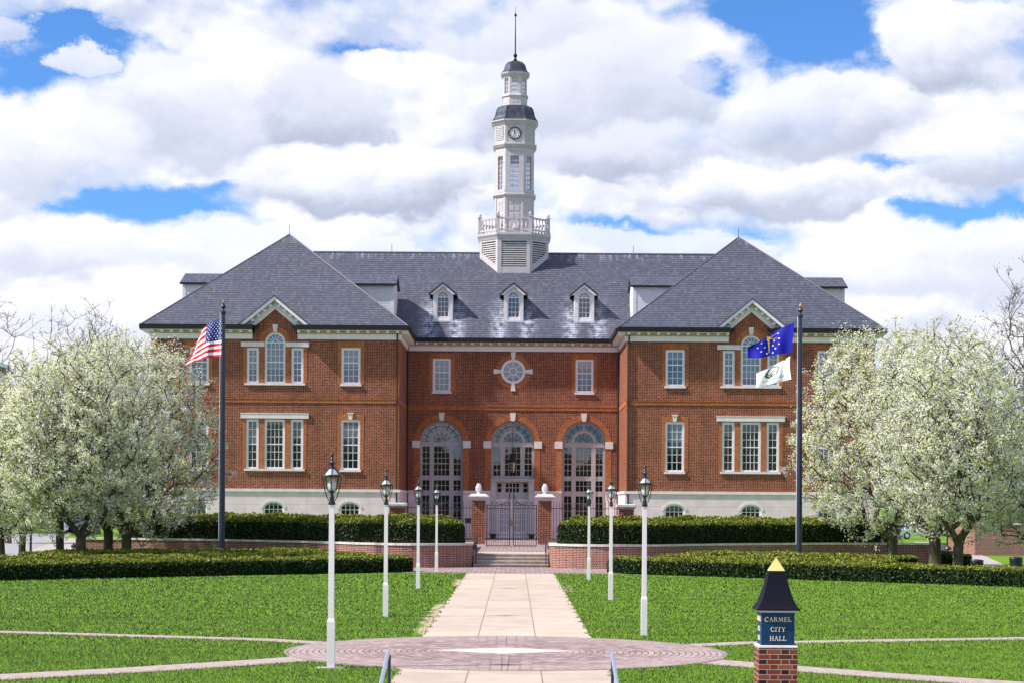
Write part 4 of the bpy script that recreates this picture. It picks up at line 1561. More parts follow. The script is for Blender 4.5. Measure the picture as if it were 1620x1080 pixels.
b = MB()
e0, e1 = (-14.4, 14.4)
b.face((e0, MR_E, ZE), (e1, MR_E, ZE), (e1, MR_R, MR_Z), (e0, MR_R, MR_Z))
b.face((e1, 142.3, ZE), (e0, 142.3, ZE), (e0, MR_R, MR_Z), (e1, MR_R, MR_Z))
mroof = b.build('roof', M['slate'], HALL)
MB().tube([(-14.3, MR_R, MR_Z), (14.3, MR_R, MR_Z)], 0.07, 6).build('ridge_cap', M['hip_cap'], mroof)
for x in (-8.7, 8.5):
    MB().tube([(x, MR_R, MR_Z), (x, MR_R, MR_Z + 0.6)], 0.018, 6).build('lightning_rod', M['gutter'], mroof)
# front dormers
for xa in ARX:
    y = 129.25
    b = MB()
    zb_, ze_, zt_ = 15.22, 17.18, 17.86
    ho = arch(xa, 0.40, 15.58, 16.95, 14)
    b.holed(y, [(xa - 0.67, zb_), (xa + 0.67, zb_), (xa + 0.67, ze_), (xa, ze_ + 0.62), (xa - 0.67, ze_)], [ho], 0.15)
    for q in (-1, 1):
        b.face((xa + q * 0.67, y, zb_), (xa + q * 0.67, y + 2.6, zb_), (xa + q * 0.67, y + 2.6, ze_), (xa + q * 0.67, y, ze_))
        b.box(xa + q * 0.55 - 0.12, xa + q * 0.55 + 0.12, y - 0.04, y - 0.002, zb_ + 0.2, ze_ - 0.1)
        b.box(xa + q * 0.56 - 0.15, xa + q * 0.56 + 0.15, y - 0.08, y - 0.003, ze_ - 0.099, ze_ + 0.02)
        # raking mouldings
        b.prism([(xa + q * 0.90, ze_ - 0.08), (xa, zt_ + 0.0), (xa, zt_ - 0.22), (xa + q * 0.66, ze_ - 0.08)], y - 0.20, y - 0.085)
    b.box(xa - 0.72, xa + 0.72, y - 0.12, y - 0.001, zb_ - 0.05, zb_ + 0.14)
    b.prism([(xa - 0.05, 17.36), (xa + 0.05, 17.36), (xa + 0.08, 17.60), (xa - 0.08, 17.60)], y - 0.06, y)
    dm = b.build('dormer', M['siding_gap'], HALL)
    arched_window(xa, 0.40, 15.58, 16.95, y, 3, 0, 4, M['glass_dark'], fw=0.05, fan=5, parent=dm, mun=0.016, rec=0.03)
    b = MB()
    for q in (-1, 1):
        lo_, hi_ = (xa + q * 0.95, ze_ - 0.10), (xa, zt_)
        yb = 132.4
        b.hexa([(lo_[0], y - 0.28, lo_[1]), (hi_[0], y - 0.28, hi_[1]), (hi_[0], yb, hi_[1]), (lo_[0], yb, lo_[1])],
               [(lo_[0], y - 0.28, lo_[1] + 0.08), (hi_[0], y - 0.28, hi_[1] + 0.08), (hi_[0], yb, hi_[1] + 0.08), (lo_[0], yb, lo_[1] + 0.08)])
    b.build('dormer_roof', M['gutter'], dm)

# ------------------------------------------------------------------ clock tower (a part of the hall)
TX, TY = 0.0, 135.7
FR = 0.47


def octa(ap, f=FR):
    k = ap * f
    return [(TX - k, TY - ap), (TX + k, TY - ap), (TX + ap, TY - k), (TX + ap, TY + k), (TX + k, TY + ap), (TX - k, TY + ap), (TX - ap, TY + k), (TX - ap, TY - k)]


def loft(b, prof):
    for (a0, z0), (a1, z1) in zip(prof[:-1], prof[1:]):
        P, Q = octa(a0), octa(a1)
        for i in range(8):
            j = (i + 1) % 8
            b.face((*P[i], z0), (*P[j], z0), (*Q[j], z1), (*Q[i], z1))
    b.face(*[(*p, prof[0][1]) for p in reversed(octa(prof[0][0]))])
    b.face(*[(*p, prof[-1][1]) for p in octa(prof[-1][0])])
    return b


def faces(ap):
    P = octa(ap)
    return [(P[i], P[(i + 1) % 8]) for i in range(8)]


def flen(A, B):
    return (Vector(B) - Vector(A)).length


# trunk of the tower
b = MB()
loft(b, [(1.36, 21.9), (1.36, 24.62), (1.42, 24.64), (1.52, 24.78), (1.52, 24.86), (1.40, 24.9), (1.38, 24.98)])
loft(b, [(1.38, 27.85), (1.38, 28.12), (1.46, 28.16), (1.56, 28.34), (1.56, 28.42), (1.42, 28.46), (1.40, 29.72), (1.46, 29.74), (1.58, 29.92), (1.66, 30.02), (1.66, 30.10)])
# window-tier piers
for A, B in faces(1.38):
    L = flen(A, B)
    pw = L * 0.27
    b.fbox(A, B, 0, pw, 24.97, 27.86, -0.14, 0.0)
    b.fbox(A, B, L - pw, L, 24.97, 27.86, -0.14, 0.0)
    b.fbox(A, B, 0.02, L - 0.02, 24.97, 25.18, -0.13, 0.03)
    b.fbox(A, B, pw, L - pw, 27.55, 27.86, -0.13, 0.0)
tw = b.build('clock_tower', M['tower'], HALL)
# louvred base
b, lv, dk = MB(), MB(), MB()
for A, B in faces(2.4):
    L = flen(A, B)
    zA, zB = min(roofz(A[1]), 2 * MR_Z - roofz(A[1])), min(roofz(B[1]), 2 * MR_Z - roofz(B[1]))
    A2, B2 = Vector(A), Vector(B)
    t_ = (B2 - A2).normalized()
    n_ = Vector((t_.y, -t_.x))

    def zr(u):
        return zA + (zB - zA) * u / L

    def quad(bb, u0, u1, z0a, z0b, z1a, z1b, d0, d1):
        q = [A2 + t_ * u + n_ * d for u, d in ((u0, d1), (u1, d1), (u1, d0), (u0, d0))]
        bb.hexa([(q[0].x, q[0].y, z0a), (q[1].x, q[1].y, z0b), (q[2].x, q[2].y, z0b), (q[3].x, q[3].y, z0a)],
                [(q[0].x, q[0].y, z1a), (q[1].x, q[1].y, z1b), (q[2].x, q[2].y, z1b), (q[3].x, q[3].y, z1a)])
    cw_ = L * 0.11
    quad(b, 0, cw_, zr(0) - 0.3, zr(cw_) - 0.3, 21.5, 21.5, -0.2, 0.04)
    quad(b, L - cw_, L, zr(L - cw_) - 0.3, zr(L) - 0.3, 21.5, 21.5, -0.2, 0.04)
    quad(b, cw_, L - cw_, zr(cw_) - 0.3, zr(L - cw_) - 0.3, zr(cw_) + 0.42, zr(L - cw_) + 0.42, -0.2, 0.03)
    quad(b, cw_, L - cw_, 21.36, 21.36, 21.5, 21.5, -0.2, 0.03)
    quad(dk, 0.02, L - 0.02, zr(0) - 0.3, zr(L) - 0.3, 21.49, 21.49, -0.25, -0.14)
    zz = 18.7
    while zz < 21.3:
        # slat, clipped to the roof line
        ua, ub = cw_, L - cw_
        za_, zb2 = zr(ua) + 0.40, zr(ub) + 0.40
        if zA > zB and zz < za_:
            ua = cw_ + (L - 2 * cw_) * min(1, max(0, (za_ - zz) / max(1e-6, za_ - zb2)))
        if zB > zA and zz < zb2:
            ub = L - cw_ - (L - 2 * cw_) * min(1, max(0, (zb2 - zz) / max(1e-6, zb2 - za_)))
        if ub - ua > 0.06 and not (abs(zA - zB) < 0.01 and zz < za_):
            q = [A2 + t_ * u + n_ * d for u, d in ((ua, 0.02), (ub, 0.02), (ub, -0.12), (ua, -0.12))]
            lv.hexa([(q[0].x, q[0].y, zz), (q[1].x, q[1].y, zz), (q[2].x, q[2].y, zz + 0.08), (q[3].x, q[3].y, zz + 0.08)],
                    [(q[0].x, q[0].y, zz + 0.05), (q[1].x, q[1].y, zz + 0.05), (q[2].x, q[2].y, zz + 0.13), (q[3].x, q[3].y, zz + 0.13)])
        zz += 0.155
loft(b, [(2.40, 21.48), (2.46, 21.5), (2.50, 21.62), (2.60, 21.80), (2.60, 21.94), (2.52, 21.96)])
b.build('tower_base', M['tower'], tw)
lv.build('louvre', M['louver'], tw)
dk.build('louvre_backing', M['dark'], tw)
# balustrade
b = MB()
RA = 2.42
for A, B in faces(RA):
    L = flen(A, B)
    b.fbox(A, B, 0.1, L - 0.1, 22.93, 23.03, -0.07, 0.07)
    b.fbox(A, B, 0.1, L - 0.1, 22.10, 22.20, -0.07, 0.07)
    n = int(L / 0.27)
    for i in range(1, n):
        p = Vector(A) + (Vector(B) - Vector(A)) * i / n
        b.lathe([(0.035, 22.2), (0.05, 22.3), (0.075, 22.45), (0.045, 22.62), (0.03, 22.75), (0.045, 22.85), (0.05, 22.93)], 8, p.x, p.y)
for p in octa(RA):
    b.lathe([(0.15, 21.955), (0.15, 22.12), (0.12, 22.13), (0.12, 23.08), (0.16, 23.09), (0.16, 23.17)], 4, p[0], p[1], 0, True)
    b.lathe([(0.04, 23.17), (0.05, 23.20), (0.095, 23.25), (0.11, 23.31), (0.095, 23.37), (0.05, 23.41), (0.01, 23.42)], 12, p[0], p[1])
b.build('balustrade', M['tower'], tw)
b = MB()
b.box(-0.10, 0.10, TY - 2.62, TY - 2.5, 22.32, 22.5)
b.lathe([(0.02, 22.18), (0.09, 22.24), (0.11, 22.32)], 10, 0, TY - 2.57)
b.build('security_camera', M['white'], tw)
# panelled lower stage
b = MB()
for A, B in faces(1.36):
    L = flen(A, B)
    for (u0, u1) in ((0.0, 0.14), (L - 0.14, L)):
        b.fbox(A, B, u0, u1, 21.97, 24.62, 0.001, 0.04)
    for (u0, u1) in ((0.28, L / 2 - 0.05), (L / 2 + 0.05, L - 0.28)):
        for (z0_, z1_) in ((22.2, 23.5), (23.65, 24.05), (24.15, 24.4)):
            b.fbox(A, B, u0, u1, z0_, z1_, 0.001, 0.022)
b.build('panelling', M['tower'], tw)
# glazing of the window tier: bars and clear panes
bb, gg = MB(), MB()
for A, B in faces(1.38):
    L = flen(A, B)
    pw = L * 0.27
    nc = 3 if L > 1.2 else 2
    for i in range(1, nc):
        u_ = pw + (L - 2 * pw) * i / nc
        bb.fbox(A, B, u_ - 0.018, u_ + 0.018, 25.18, 27.55, -0.10, -0.05)
    for i in range(1, 7):
        z = 25.18 + (27.55 - 25.18) * i / 7
        bb.fbox(A, B, pw, L - pw, z - 0.02, z + 0.02, -0.098, -0.053)
    gg.fbox(A, B, pw, L - pw, 25.18, 27.55, -0.080, -0.074)
bb.build('window_bars', M['tower'], tw)
gg.build('pane', M['clear'], tw)
# bells' dark soffit
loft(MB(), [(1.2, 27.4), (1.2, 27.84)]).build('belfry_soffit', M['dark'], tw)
# hinge-like key blocks over the tier and clock stage louvres
b = MB()
lv = MB()
for i, (A, B) in enumerate(faces(1.41)):
    L = flen(A, B)
    b.fbox(A, B, 0.0, 0.13, 28.47, 29.72, 0.0, 0.03)
    b.fbox(A, B, L - 0.13, L, 28.47, 29.72, 0.0, 0.03)
    b.fbox(A, B, 0.131, L - 0.131, 29.64, 29.72, 0.0, 0.028)
    if i % 2 == 1:
        z = 28.7
        while z < 29.55:
            lv.fbox(A, B, 0.2, L - 0.2, z, z + 0.06, 0.0, 0.05)
            z += 0.12
    else:
        b.fbox(A, B, 0.22, L - 0.22, 28.54, 29.66, -0.02, 0.015)
b.build('clock_stage_panel', M['tower'], tw)
lv.build('clock_stage_louvre', M['louver'], tw)
# clock
cz, cy = 29.12, TY - 1.43
b = MB()
b.prism([(0.40 * math.cos(2 * PI * k / 32), cz + 0.40 * math.sin(2 * PI * k / 32)) for k in range(32)], cy - 0.02, cy + 0.05)
clk = b.build('clock_face', M['white'], tw)
b = MB()
b.ring(0, cz, 0.385, 0.455, 0, 2 * PI, cy - 0.06, cy + 0.05, 36)
for k in range(12):
    a = PI / 2 - 2 * PI * k / 12
    b.bar((0.28 * math.cos(a), cz + 0.28 * math.sin(a)), (0.355 * math.cos(a), cz + 0.355 * math.sin(a)), 0.06, cy - 0.03, cy - 0.021)
for (hr, ln, w) in ((11 + 35 / 60, 0.19, 0.055), (7.0, 0.31, 0.038)):
    a = PI / 2 - 2 * PI * hr / 12
    b.bar((-0.06 * math.cos(a), cz - 0.06 * math.sin(a)), (ln * math.cos(a), cz + ln * math.sin(a)), w, cy - 0.045 - w * 0.1, cy - 0.035)
b.build('clock_hands', M['black_metal'], tw)
# bell-shaped dome
b = MB()
loft(b, [(1.64, 30.101), (1.58, 30.13), (1.46, 30.28), (1.38, 30.48), (1.335, 30.72), (1.27, 30.95), (1.15, 31.13), (0.98, 31.24), (0.90, 31.27)])
b.build('dome', M['dome'], tw)
b = MB()
for k, p in enumerate(octa(1.0)):
    pr = [(1.60, 30.13), (1.47, 30.29), (1.39, 30.49), (1.345, 30.73), (1.28, 30.96), (1.15, 31.15)]
    b.tube([((TX + (p[0] - TX) * r_), (TY + (p[1] - TY) * r_), z) for r_, z in pr], 0.025, 5)
b.build('dome_rib', M['hip_cap'], tw)
# lantern stage
b = MB()
loft(b, [(0.92, 31.26), (0.86, 31.30), (0.86, 31.86), (0.93, 31.90), (0.93, 31.98), (0.86, 32.02), (0.84, 32.10)])
loft(b, [(0.84, 33.22), (0.86, 33.30), (0.92, 33.36), (1.02, 33.50), (1.04, 33.60)])
for A, B in faces(0.84):
    L = flen(A, B)
    pw = L * 0.2
    b.fbox(A, B, 0, pw, 32.09, 33.23, -0.1, 0.0)
    b.fbox(A, B, L - pw, L, 32.09, 33.23, -0.1, 0.0)
    b.fbox(A, B, 0.2 * L, 0.8 * L, 31.40, 31.78, 0.001, 0.03)
b.build('lantern_stage', M['tower'], tw)
bb, gg = MB(), MB()
for A, B in faces(0.84):
    L = flen(A, B)
    pw = L * 0.2
    bb.fbox(A, B, L / 2 - 0.018, L / 2 + 0.018, 32.10, 33.22, -0.08, -0.03)
    for i in range(1, 4):
        z = 32.1 + 1.12 * i / 4
        bb.fbox(A, B, pw, L - pw, z - 0.018, z + 0.018, -0.078, -0.033)
    gg.fbox(A, B, pw, L - pw, 32.10, 33.22, -0.060, -0.055)
bb.build('lantern_bars', M['tower'], tw)
gg.build('lantern_pane', M['clear'], tw)
b = MB()
loft(b, [(1.02, 33.601), (0.98, 33.63), (0.84, 33.78), (0.78, 33.98), (0.70, 34.22), (0.52, 34.42), (0.26, 34.54), (0.10, 34.58)])
b.build('lantern_dome', M['dome'], tw)
b = MB()
b.lathe([(0.12, 34.56), (0.16, 34.62), (0.10, 34.70), (0.06, 34.78), (0.12, 34.86), (0.15, 34.95), (0.10, 35.05), (0.05, 35.12), (0.045, 36.2), (0.03, 37.5), (0.03, 37.72), (0.08, 37.78), (0.10, 37.86), (0.06, 37.94), (0.012, 37.98), (0.010, 38.5)], 10, TX, TY)
b.build('spire', M['gutter'], tw, smooth=False)

# hanging lantern before the middle door
hl = thing('hanging_lantern', 'black glass lantern hanging on a chain before the middle arch', 'lantern', (0, YR + 0.18, 8.5))
yl = YR + 0.18
MB().tube([(0, yl, 8.54), (0, yl, 6.3)], 0.018, 6).build('chain', M['black_metal'], hl)
b = MB()
b.lathe([(0.03, 6.42), (0.05, 6.32), (0.10, 6.22), (0.30, 5.86), (0.33, 5.80), (0.30, 5.74)], 6, 0, yl)
b.lathe([(0.05, 4.86), (0.06, 4.92), (0.03, 4.98), (0.14, 5.02), (0.15, 5.06)], 6, 0, yl)
for k in range(6):
    a = 2 * PI * (k + 0.5) / 6
    b.tube([(0.15 * math.cos(a), yl + 0.15 * math.sin(a), 5.04), (0.29 * math.cos(a), yl + 0.29 * math.sin(a), 5.78)], 0.018, 5)
b.build('frame', M['black_metal'], hl)
b = MB()
b.lathe([(0.14, 5.06), (0.275, 5.76)], 6, 0, yl)
b.build('glass', M['clear'], hl)

# ------------------------------------------------------------------ gate, pillars, fences
YG = 102.0


def gate_pillar(s):
    p = thing('gate_pillar', 'brick gate pillar with stone cap and pinecone finial %s of the iron gate' % ('left' if s < 0 else 'right'), 'pillar', (s * 1.78, YG, G), 'tall gate pillars')
    x = s * 1.78
    MB().box(x - 0.36, x + 0.36, YG - 0.36, YG + 0.36, G + 0.14, 3.08).build('shaft', M['brick'], p)
    MB().box(x - 0.42, x + 0.42, YG - 0.42, YG + 0.42, G, G + 0.14).build('base', M['cap_stone'], p)
    b = MB()
    b.lathe([(0.37, 3.08), (0.40, 3.12), (0.44, 3.20), (0.52, 3.24), (0.54, 3.27), (0.54, 3.33), (0.44, 3.36), (0.40, 3.44)], 4, x, YG, 0, True)
    b.build('cap', M['stone'], p)
    b = MB()
    b.lathe([(0.14, 3.44), (0.15, 3.47), (0.08, 3.52), (0.09, 3.56)], 14, x, YG)
    rr = random.Random(3)
    prof = [(0.10, 3.56), (0.15, 3.63), (0.175, 3.72), (0.17, 3.82), (0.13, 3.92), (0.08, 4.0), (0.02, 4.06)]
    b.lathe(prof, 14, x, YG)
    for i in range(1, 6):
        r_, z = prof[i]
        for k in range(9):
            a = 2 * PI * (k + 0.5 * (i % 2)) / 9
            b.lathe([(0.038, z - 0.04), (0.045, z), (0.015, z + 0.05)], 6, x + r_ * math.cos(a), YG + r_ * math.sin(a))
    b.v = [(x + (q[0] - x) * 0.85, YG + (q[1] - YG) * 0.85, 3.44 + (q[2] - 3.44) * 0.9) for q in b.v]
    b.build('pinecone', M['stone'], p)


gate_pillar(-1)
gate_pillar(1)
gate = thing('iron_gate', 'black wrought iron double gate with scrolled top between pillars', 'gate', (0, YG, G))
for s in (-1, 1):
    b = MB()
    x0, x1 = s * 0.10, s * 1.33
    for x, zt in ((x0, 3.62), (x1, 2.86)):
        b.tube([(x, YG, G + 0.04), (x, YG, zt)], 0.028, 6)
    for z in (G + 0.07, 2.66, 2.84):
        b.tube([(x0, YG, z), (x1, YG, z)], 0.02, 6)
    for z in (1.25,):
        b.tube([(x0, YG, z), (x1, YG, z)], 0.014, 6)
    for k in range(1, 10):
        x = x0 + (x1 - x0) * k / 10
        b.tube([(x, YG, G + 0.07), (x, YG, 2.66)], 0.013, 6)
    for k in range(1, 6):
        x = x0 + (x1 - x0) * k / 6
        b.tube([(x + 0.05 * math.cos(a), YG, 2.75 + 0.05 * math.sin(a)) for a in [2 * PI * j / 10 for j in range(11)]], 0.010, 5)
    # sweeping scroll up to the centre post
    sc1 = [(s * (0.13 + 0.55 * (1 - math.cos(t_))), YG, 3.42 - 0.55 * math.sin(t_)) for t_ in [PI / 2 * j / 8 for j in range(9)]]
    b.tube(sc1, 0.016, 6)
    sc2 = [(s * (0.16 + 0.40 * (1 - math.cos(t_))), YG, 3.30 - 0.42 * math.sin(t_)) for t_ in [PI / 2 * j / 8 for j in range(9)]]
    b.tube(sc2, 0.012, 6)
    for (cx_, cz_, r_) in ((0.78, 2.95, 0.07), (1.05, 2.95, 0.08), (0.2, 2.93, 0.06)):
        b.tube([(s * cx_ + r_ * (1 - j / 18) * math.cos(j * 0.7), YG, cz_ + r_ * (1 - j / 18) * math.sin(j * 0.7)) for j in range(16)], 0.011, 5)
    b.build('gate_leaf', M['black_metal'], gate)
MB().box(-0.10, 0.10, YG - 0.05, YG + 0.03, 1.72, 1.98).build('lock_plate', M['brass'], gate)
for s in (-1, 1):
    side = 'left' if s < 0 else 'right'
    p = thing('fence_pillar', 'low brick fence pillar with flat stone cap at the %s end of the fence' % side, 'pillar', (s * 6.15, YG, 0.6), 'low fence pillars')
    x = s * 6.15
    MB().box(x - 0.40, x + 0.40, YG - 0.4, YG + 0.4, 0.6, 2.66).build('shaft', M['brick'], p)
    MB().lathe([(0.42, 2.66), (0.46, 2.72), (0.52, 2.78), (0.52, 2.90), (0.42, 2.93)], 4, x, YG, 0, True).build('cap', M['cap_stone'], p)
    f = thing('iron_fence', 'black iron railing between the gate pillar and the %s low pillar' % side, 'fence', (s * 4, YG, G), 'iron railings beside the gate')
    b = MB()
    for z in (0.95, 2.68):
        b.tube([(s * 2.15, YG, z), (s * 5.74, YG, z)], 0.02, 6)
    b.build('rail', M['black_metal'], f)
    b = MB()
    for k in range(22):
        x = s * (2.25 + 3.45 * k / 21)
        zt = 2.98 if k % 3 else 3.06
        b.tube([(x, YG, 0.93), (x, YG, zt), (x, YG, zt + 0.09)], [0.012, 0.012, 0.002], 6)
    b.build('picket', M['black_metal'], f)
    u = thing('planter', 'dark square planter on the paving %s of the entrance doors' % side, 'planter', (s * 1.55, 126.6, G), 'dark planters by the doors')
    MB().lathe([(0.16, G), (0.19, G + 0.26), (0.22, G + 0.28), (0.22, G + 0.33), (0.18, G + 0.33), (0.17, G + 0.28)], 4, s * 1.28, 126.6, 0, True).build('pot', M['black_metal'], u)
# wall lights lying on the bed by the fence pillar: small black box seen beside the left pillar
bx = thing('utility_box', 'small black box mounted on the fence beside the left gate pillar', 'box', (-2.34, YG - 0.1, 2.0))
b = MB()
b.box(-2.50, -2.18, YG - 0.2, YG - 0.03, 1.85, 2.10)
b.box(-2.52, -2.16, YG - 0.22, YG - 0.02, 2.101, 2.13)
b.build('casing', M['black_metal'], bx)

# ------------------------------------------------------------------ hedges


def hedge(name, path, width, z0, z1, label, group, seed, leaves_per_m2=900, leaf=0.055, tipshare=0.9, cat='hedge'):
    rng = np.random.default_rng(seed)
    pts = np.array(smooth_path(path, 6))
    seg = np.hypot(*np.diff(pts, axis=0).T)
    S = np.concatenate([[0], np.cumsum(seg)])
    Lh = S[-1]
    H = z1 - z0
    n_s = max(8, int(Lh / 0.25))
    prof_n = 14
    hw = width / 2

    def at(sv):
        x = np.interp(sv, S, pts[:, 0])
        y = np.interp(sv, S, pts[:, 1])
        e = 0.05
        dx = np.interp(np.minimum(sv + e, Lh), S, pts[:, 0]) - np.interp(np.maximum(sv - e, 0), S, pts[:, 0])
        dy = np.interp(np.minimum(sv + e, Lh), S, pts[:, 1]) - np.interp(np.maximum(sv - e, 0), S, pts[:, 1])
        l = np.hypot(dx, dy)
        return x, y, -dy / l, dx / l

    # rounded-box section: angle -> (offset, height)
    def section(tt):
        a = tt * PI
        c_, s_ = np.cos(a), np.sin(a)
        p = 0.42
        ox = np.sign(c_) * np.abs(c_) ** p * hw
        oz = np.abs(s_) ** p * H
        return ox, oz

    # wobble from a few low-frequency waves
    ph = rng.uniform(0, 6.28, 8)

    def wob(sv, tt):
        return 1 + 0.03 * np.sin(sv * 1.9 + ph[0] + 3 * tt) + 0.025 * np.sin(sv * 4.3 + ph[1] + 5 * tt) + 0.02 * np.sin(sv * 0.7 + ph[2])

    def surf(sv, tt, k=1.0):
        ox, oz = section(tt)
        endr = hw * 0.9
        de = np.minimum(sv, Lh - sv)
        shrink = np.where(de < endr, np.sqrt(np.maximum(0.0, 1 - (1 - de / endr) ** 2)), 1.0)
        shrink = 0.25 + 0.75 * shrink
        w = wob(sv, tt) * k
        x, y, nx, ny = at(sv)
        ztop = oz * w * (0.9 + 0.1 * shrink)
        return np.stack([x + nx * ox * w * shrink, y + ny * ox * w * shrink, z0 + ztop], -1)

    # core
    sv = np.linspace(0, Lh, n_s)
    tt = np.linspace(0, 1, prof_n)
    Sg, Tg = np.meshgrid(sv, tt, indexing='ij')
    core = surf(Sg, Tg, 0.93).reshape(-1, 3)
    fq = []
    for i in range(n_s - 1):
        for j in range(prof_n - 1):
            a = i * prof_n + j
            fq.append((a, a + prof_n, a + prof_n + 1, a + 1))
    fq = np.array(fq)
    # leaves over the surface, uniform by area
    per = 2 * H + width
    n = int(Lh * per * leaves_per_m2)
    s_ = rng.uniform(0, Lh, n)
    # sample t by arc length of the section
    tf = np.linspace(0, 1, 400)
    ox, oz = section(tf)
    al = np.concatenate([[0], np.cumsum(np.hypot(np.diff(ox), np.diff(oz)))])
    t_ = np.interp(rng.uniform(0, al[-1], n), al, tf)
    # end caps
    ne = int(H * width * leaves_per_m2 * 1.2)
    s_ = np.concatenate([s_, rng.uniform(0, hw * 0.25, ne), Lh - rng.uniform(0, hw * 0.25, ne)])
    t_ = np.concatenate([t_, rng.uniform(0, 1, 2 * ne)])
    n = len(s_)
    k = rng.normal(0.985, 0.028, n)
    k[n - 2 * ne:] *= rng.uniform(0.2, 1, 2 * ne)
    c_ = surf(s_, t_, k)
    c_ = c_ + rng.normal(0, 0.02, c_.shape)
    hrel = (c_[:, 2] - z0) / H
    size = leaf * rng.uniform(0.7, 1.5, n)
    v, f = leaf_quads(rng, c_, size, 1.3)
    tip = (hrel > 0.86) & (rng.random(n) < tipshare)
    tip |= (hrel > 0.7) & (rng.random(n) < 0.05)
    tip |= rng.random(n) < 0.02
    nc = len(core)
    verts = np.concatenate([core, v])
    me = np_mesh(name, verts, [(fq, 0), (f[~tip] + nc, 1), (f[tip] + nc, 2)], [M['yew_core'], M['yew'], M['yew_tip']])
    o = link_mesh(name, me)
    return tag(o, label, cat, group)


UP = [(2.35, 87.3), (3.5, 86.4), (4.9, 86.2), (6.2, 86.9), (8.0, 88.8), (10.2, 90.8), (13.0, 92.5), (16.0, 93.9), (19.2, 94.8)]
BK = [(3.1, 98.8), (6, 99.0), (10, 99.8), (14, 100.6), (19.0, 101.6)]
LO = [(4.5, 80.8), (5.6, 79.6), (7.6, 78.0), (10.5, 75.8), (14, 73.0), (18.5, 69.2), (23, 65.2)]
for s, side in ((-1, 'left'), (1, 'right')):
    m = lambda P: [(s * x, y) for x, y in P]
    hedge('hedge', m(UP), 1.25, 0.93, 2.12, 'tall clipped yew hedge above the brick retaining wall, %s of the steps' % side, 'clipped hedges', 21 + s, 1000, 0.06)
    hedge('hedge', m(BK), 1.3, 0.93, 2.24, 'rear clipped hedge before the building, behind the tall hedge %s of the gate' % side, 'clipped hedges', 31 + s, 500, 0.08)
    hedge('hedge', m(LO), 1.7, 0.0, 0.66, 'front low hedge curving along the edge of the %s lawn' % side, 'clipped hedges', 41 + s, 900, 0.06)
    row2 = [(6.4, 81.9), (8.6, 80.4), (11.7, 78.3), (15.3, 75.6), (19.4, 72.4), (23.5, 69)]
    row3 = [(8.0, 85.6), (10.2, 84.6), (13.4, 82.7), (17, 80.2), (20, 77.8)]
    hedge('hedge', m(row2[:4] if s > 0 else row2), 2.0, 0.0, 0.74, 'middle low hedge row between two others, %s of the path' % side, 'clipped hedges', 51 + s, 600, 0.07)
    hedge('hedge', m(row3[:4] if s > 0 else row3), 2.6, 0.0, 0.79, 'rearmost low hedge row around the %s flagpole foot' % side, 'clipped hedges', 61 + s, 500, 0.07)
for i, (px, py, r_, lab) in enumerate(((1497, 888, 1.0, 'rounded clipped shrub between the trunks of the right trees'), (1524, 889, 0.75, 'small rounded shrub at the edge of the right walk'),
                                       (1452, 883, 1.5, 'dark low clipped shrub behind the right hedge rows'), (205, 872, 1.2, 'low loose shrub by the left end of the retaining wall'))):
    x, y = gp(px, py + 6)
    hedge('clipped_shrub', [(x - r_ * 0.5, y), (x + r_ * 0.5, y)], r_, 0.0, 0.55 + 0.15 * (i == 0), lab, None, 71 + i, 600, 0.07, 0.7, 'shrub')

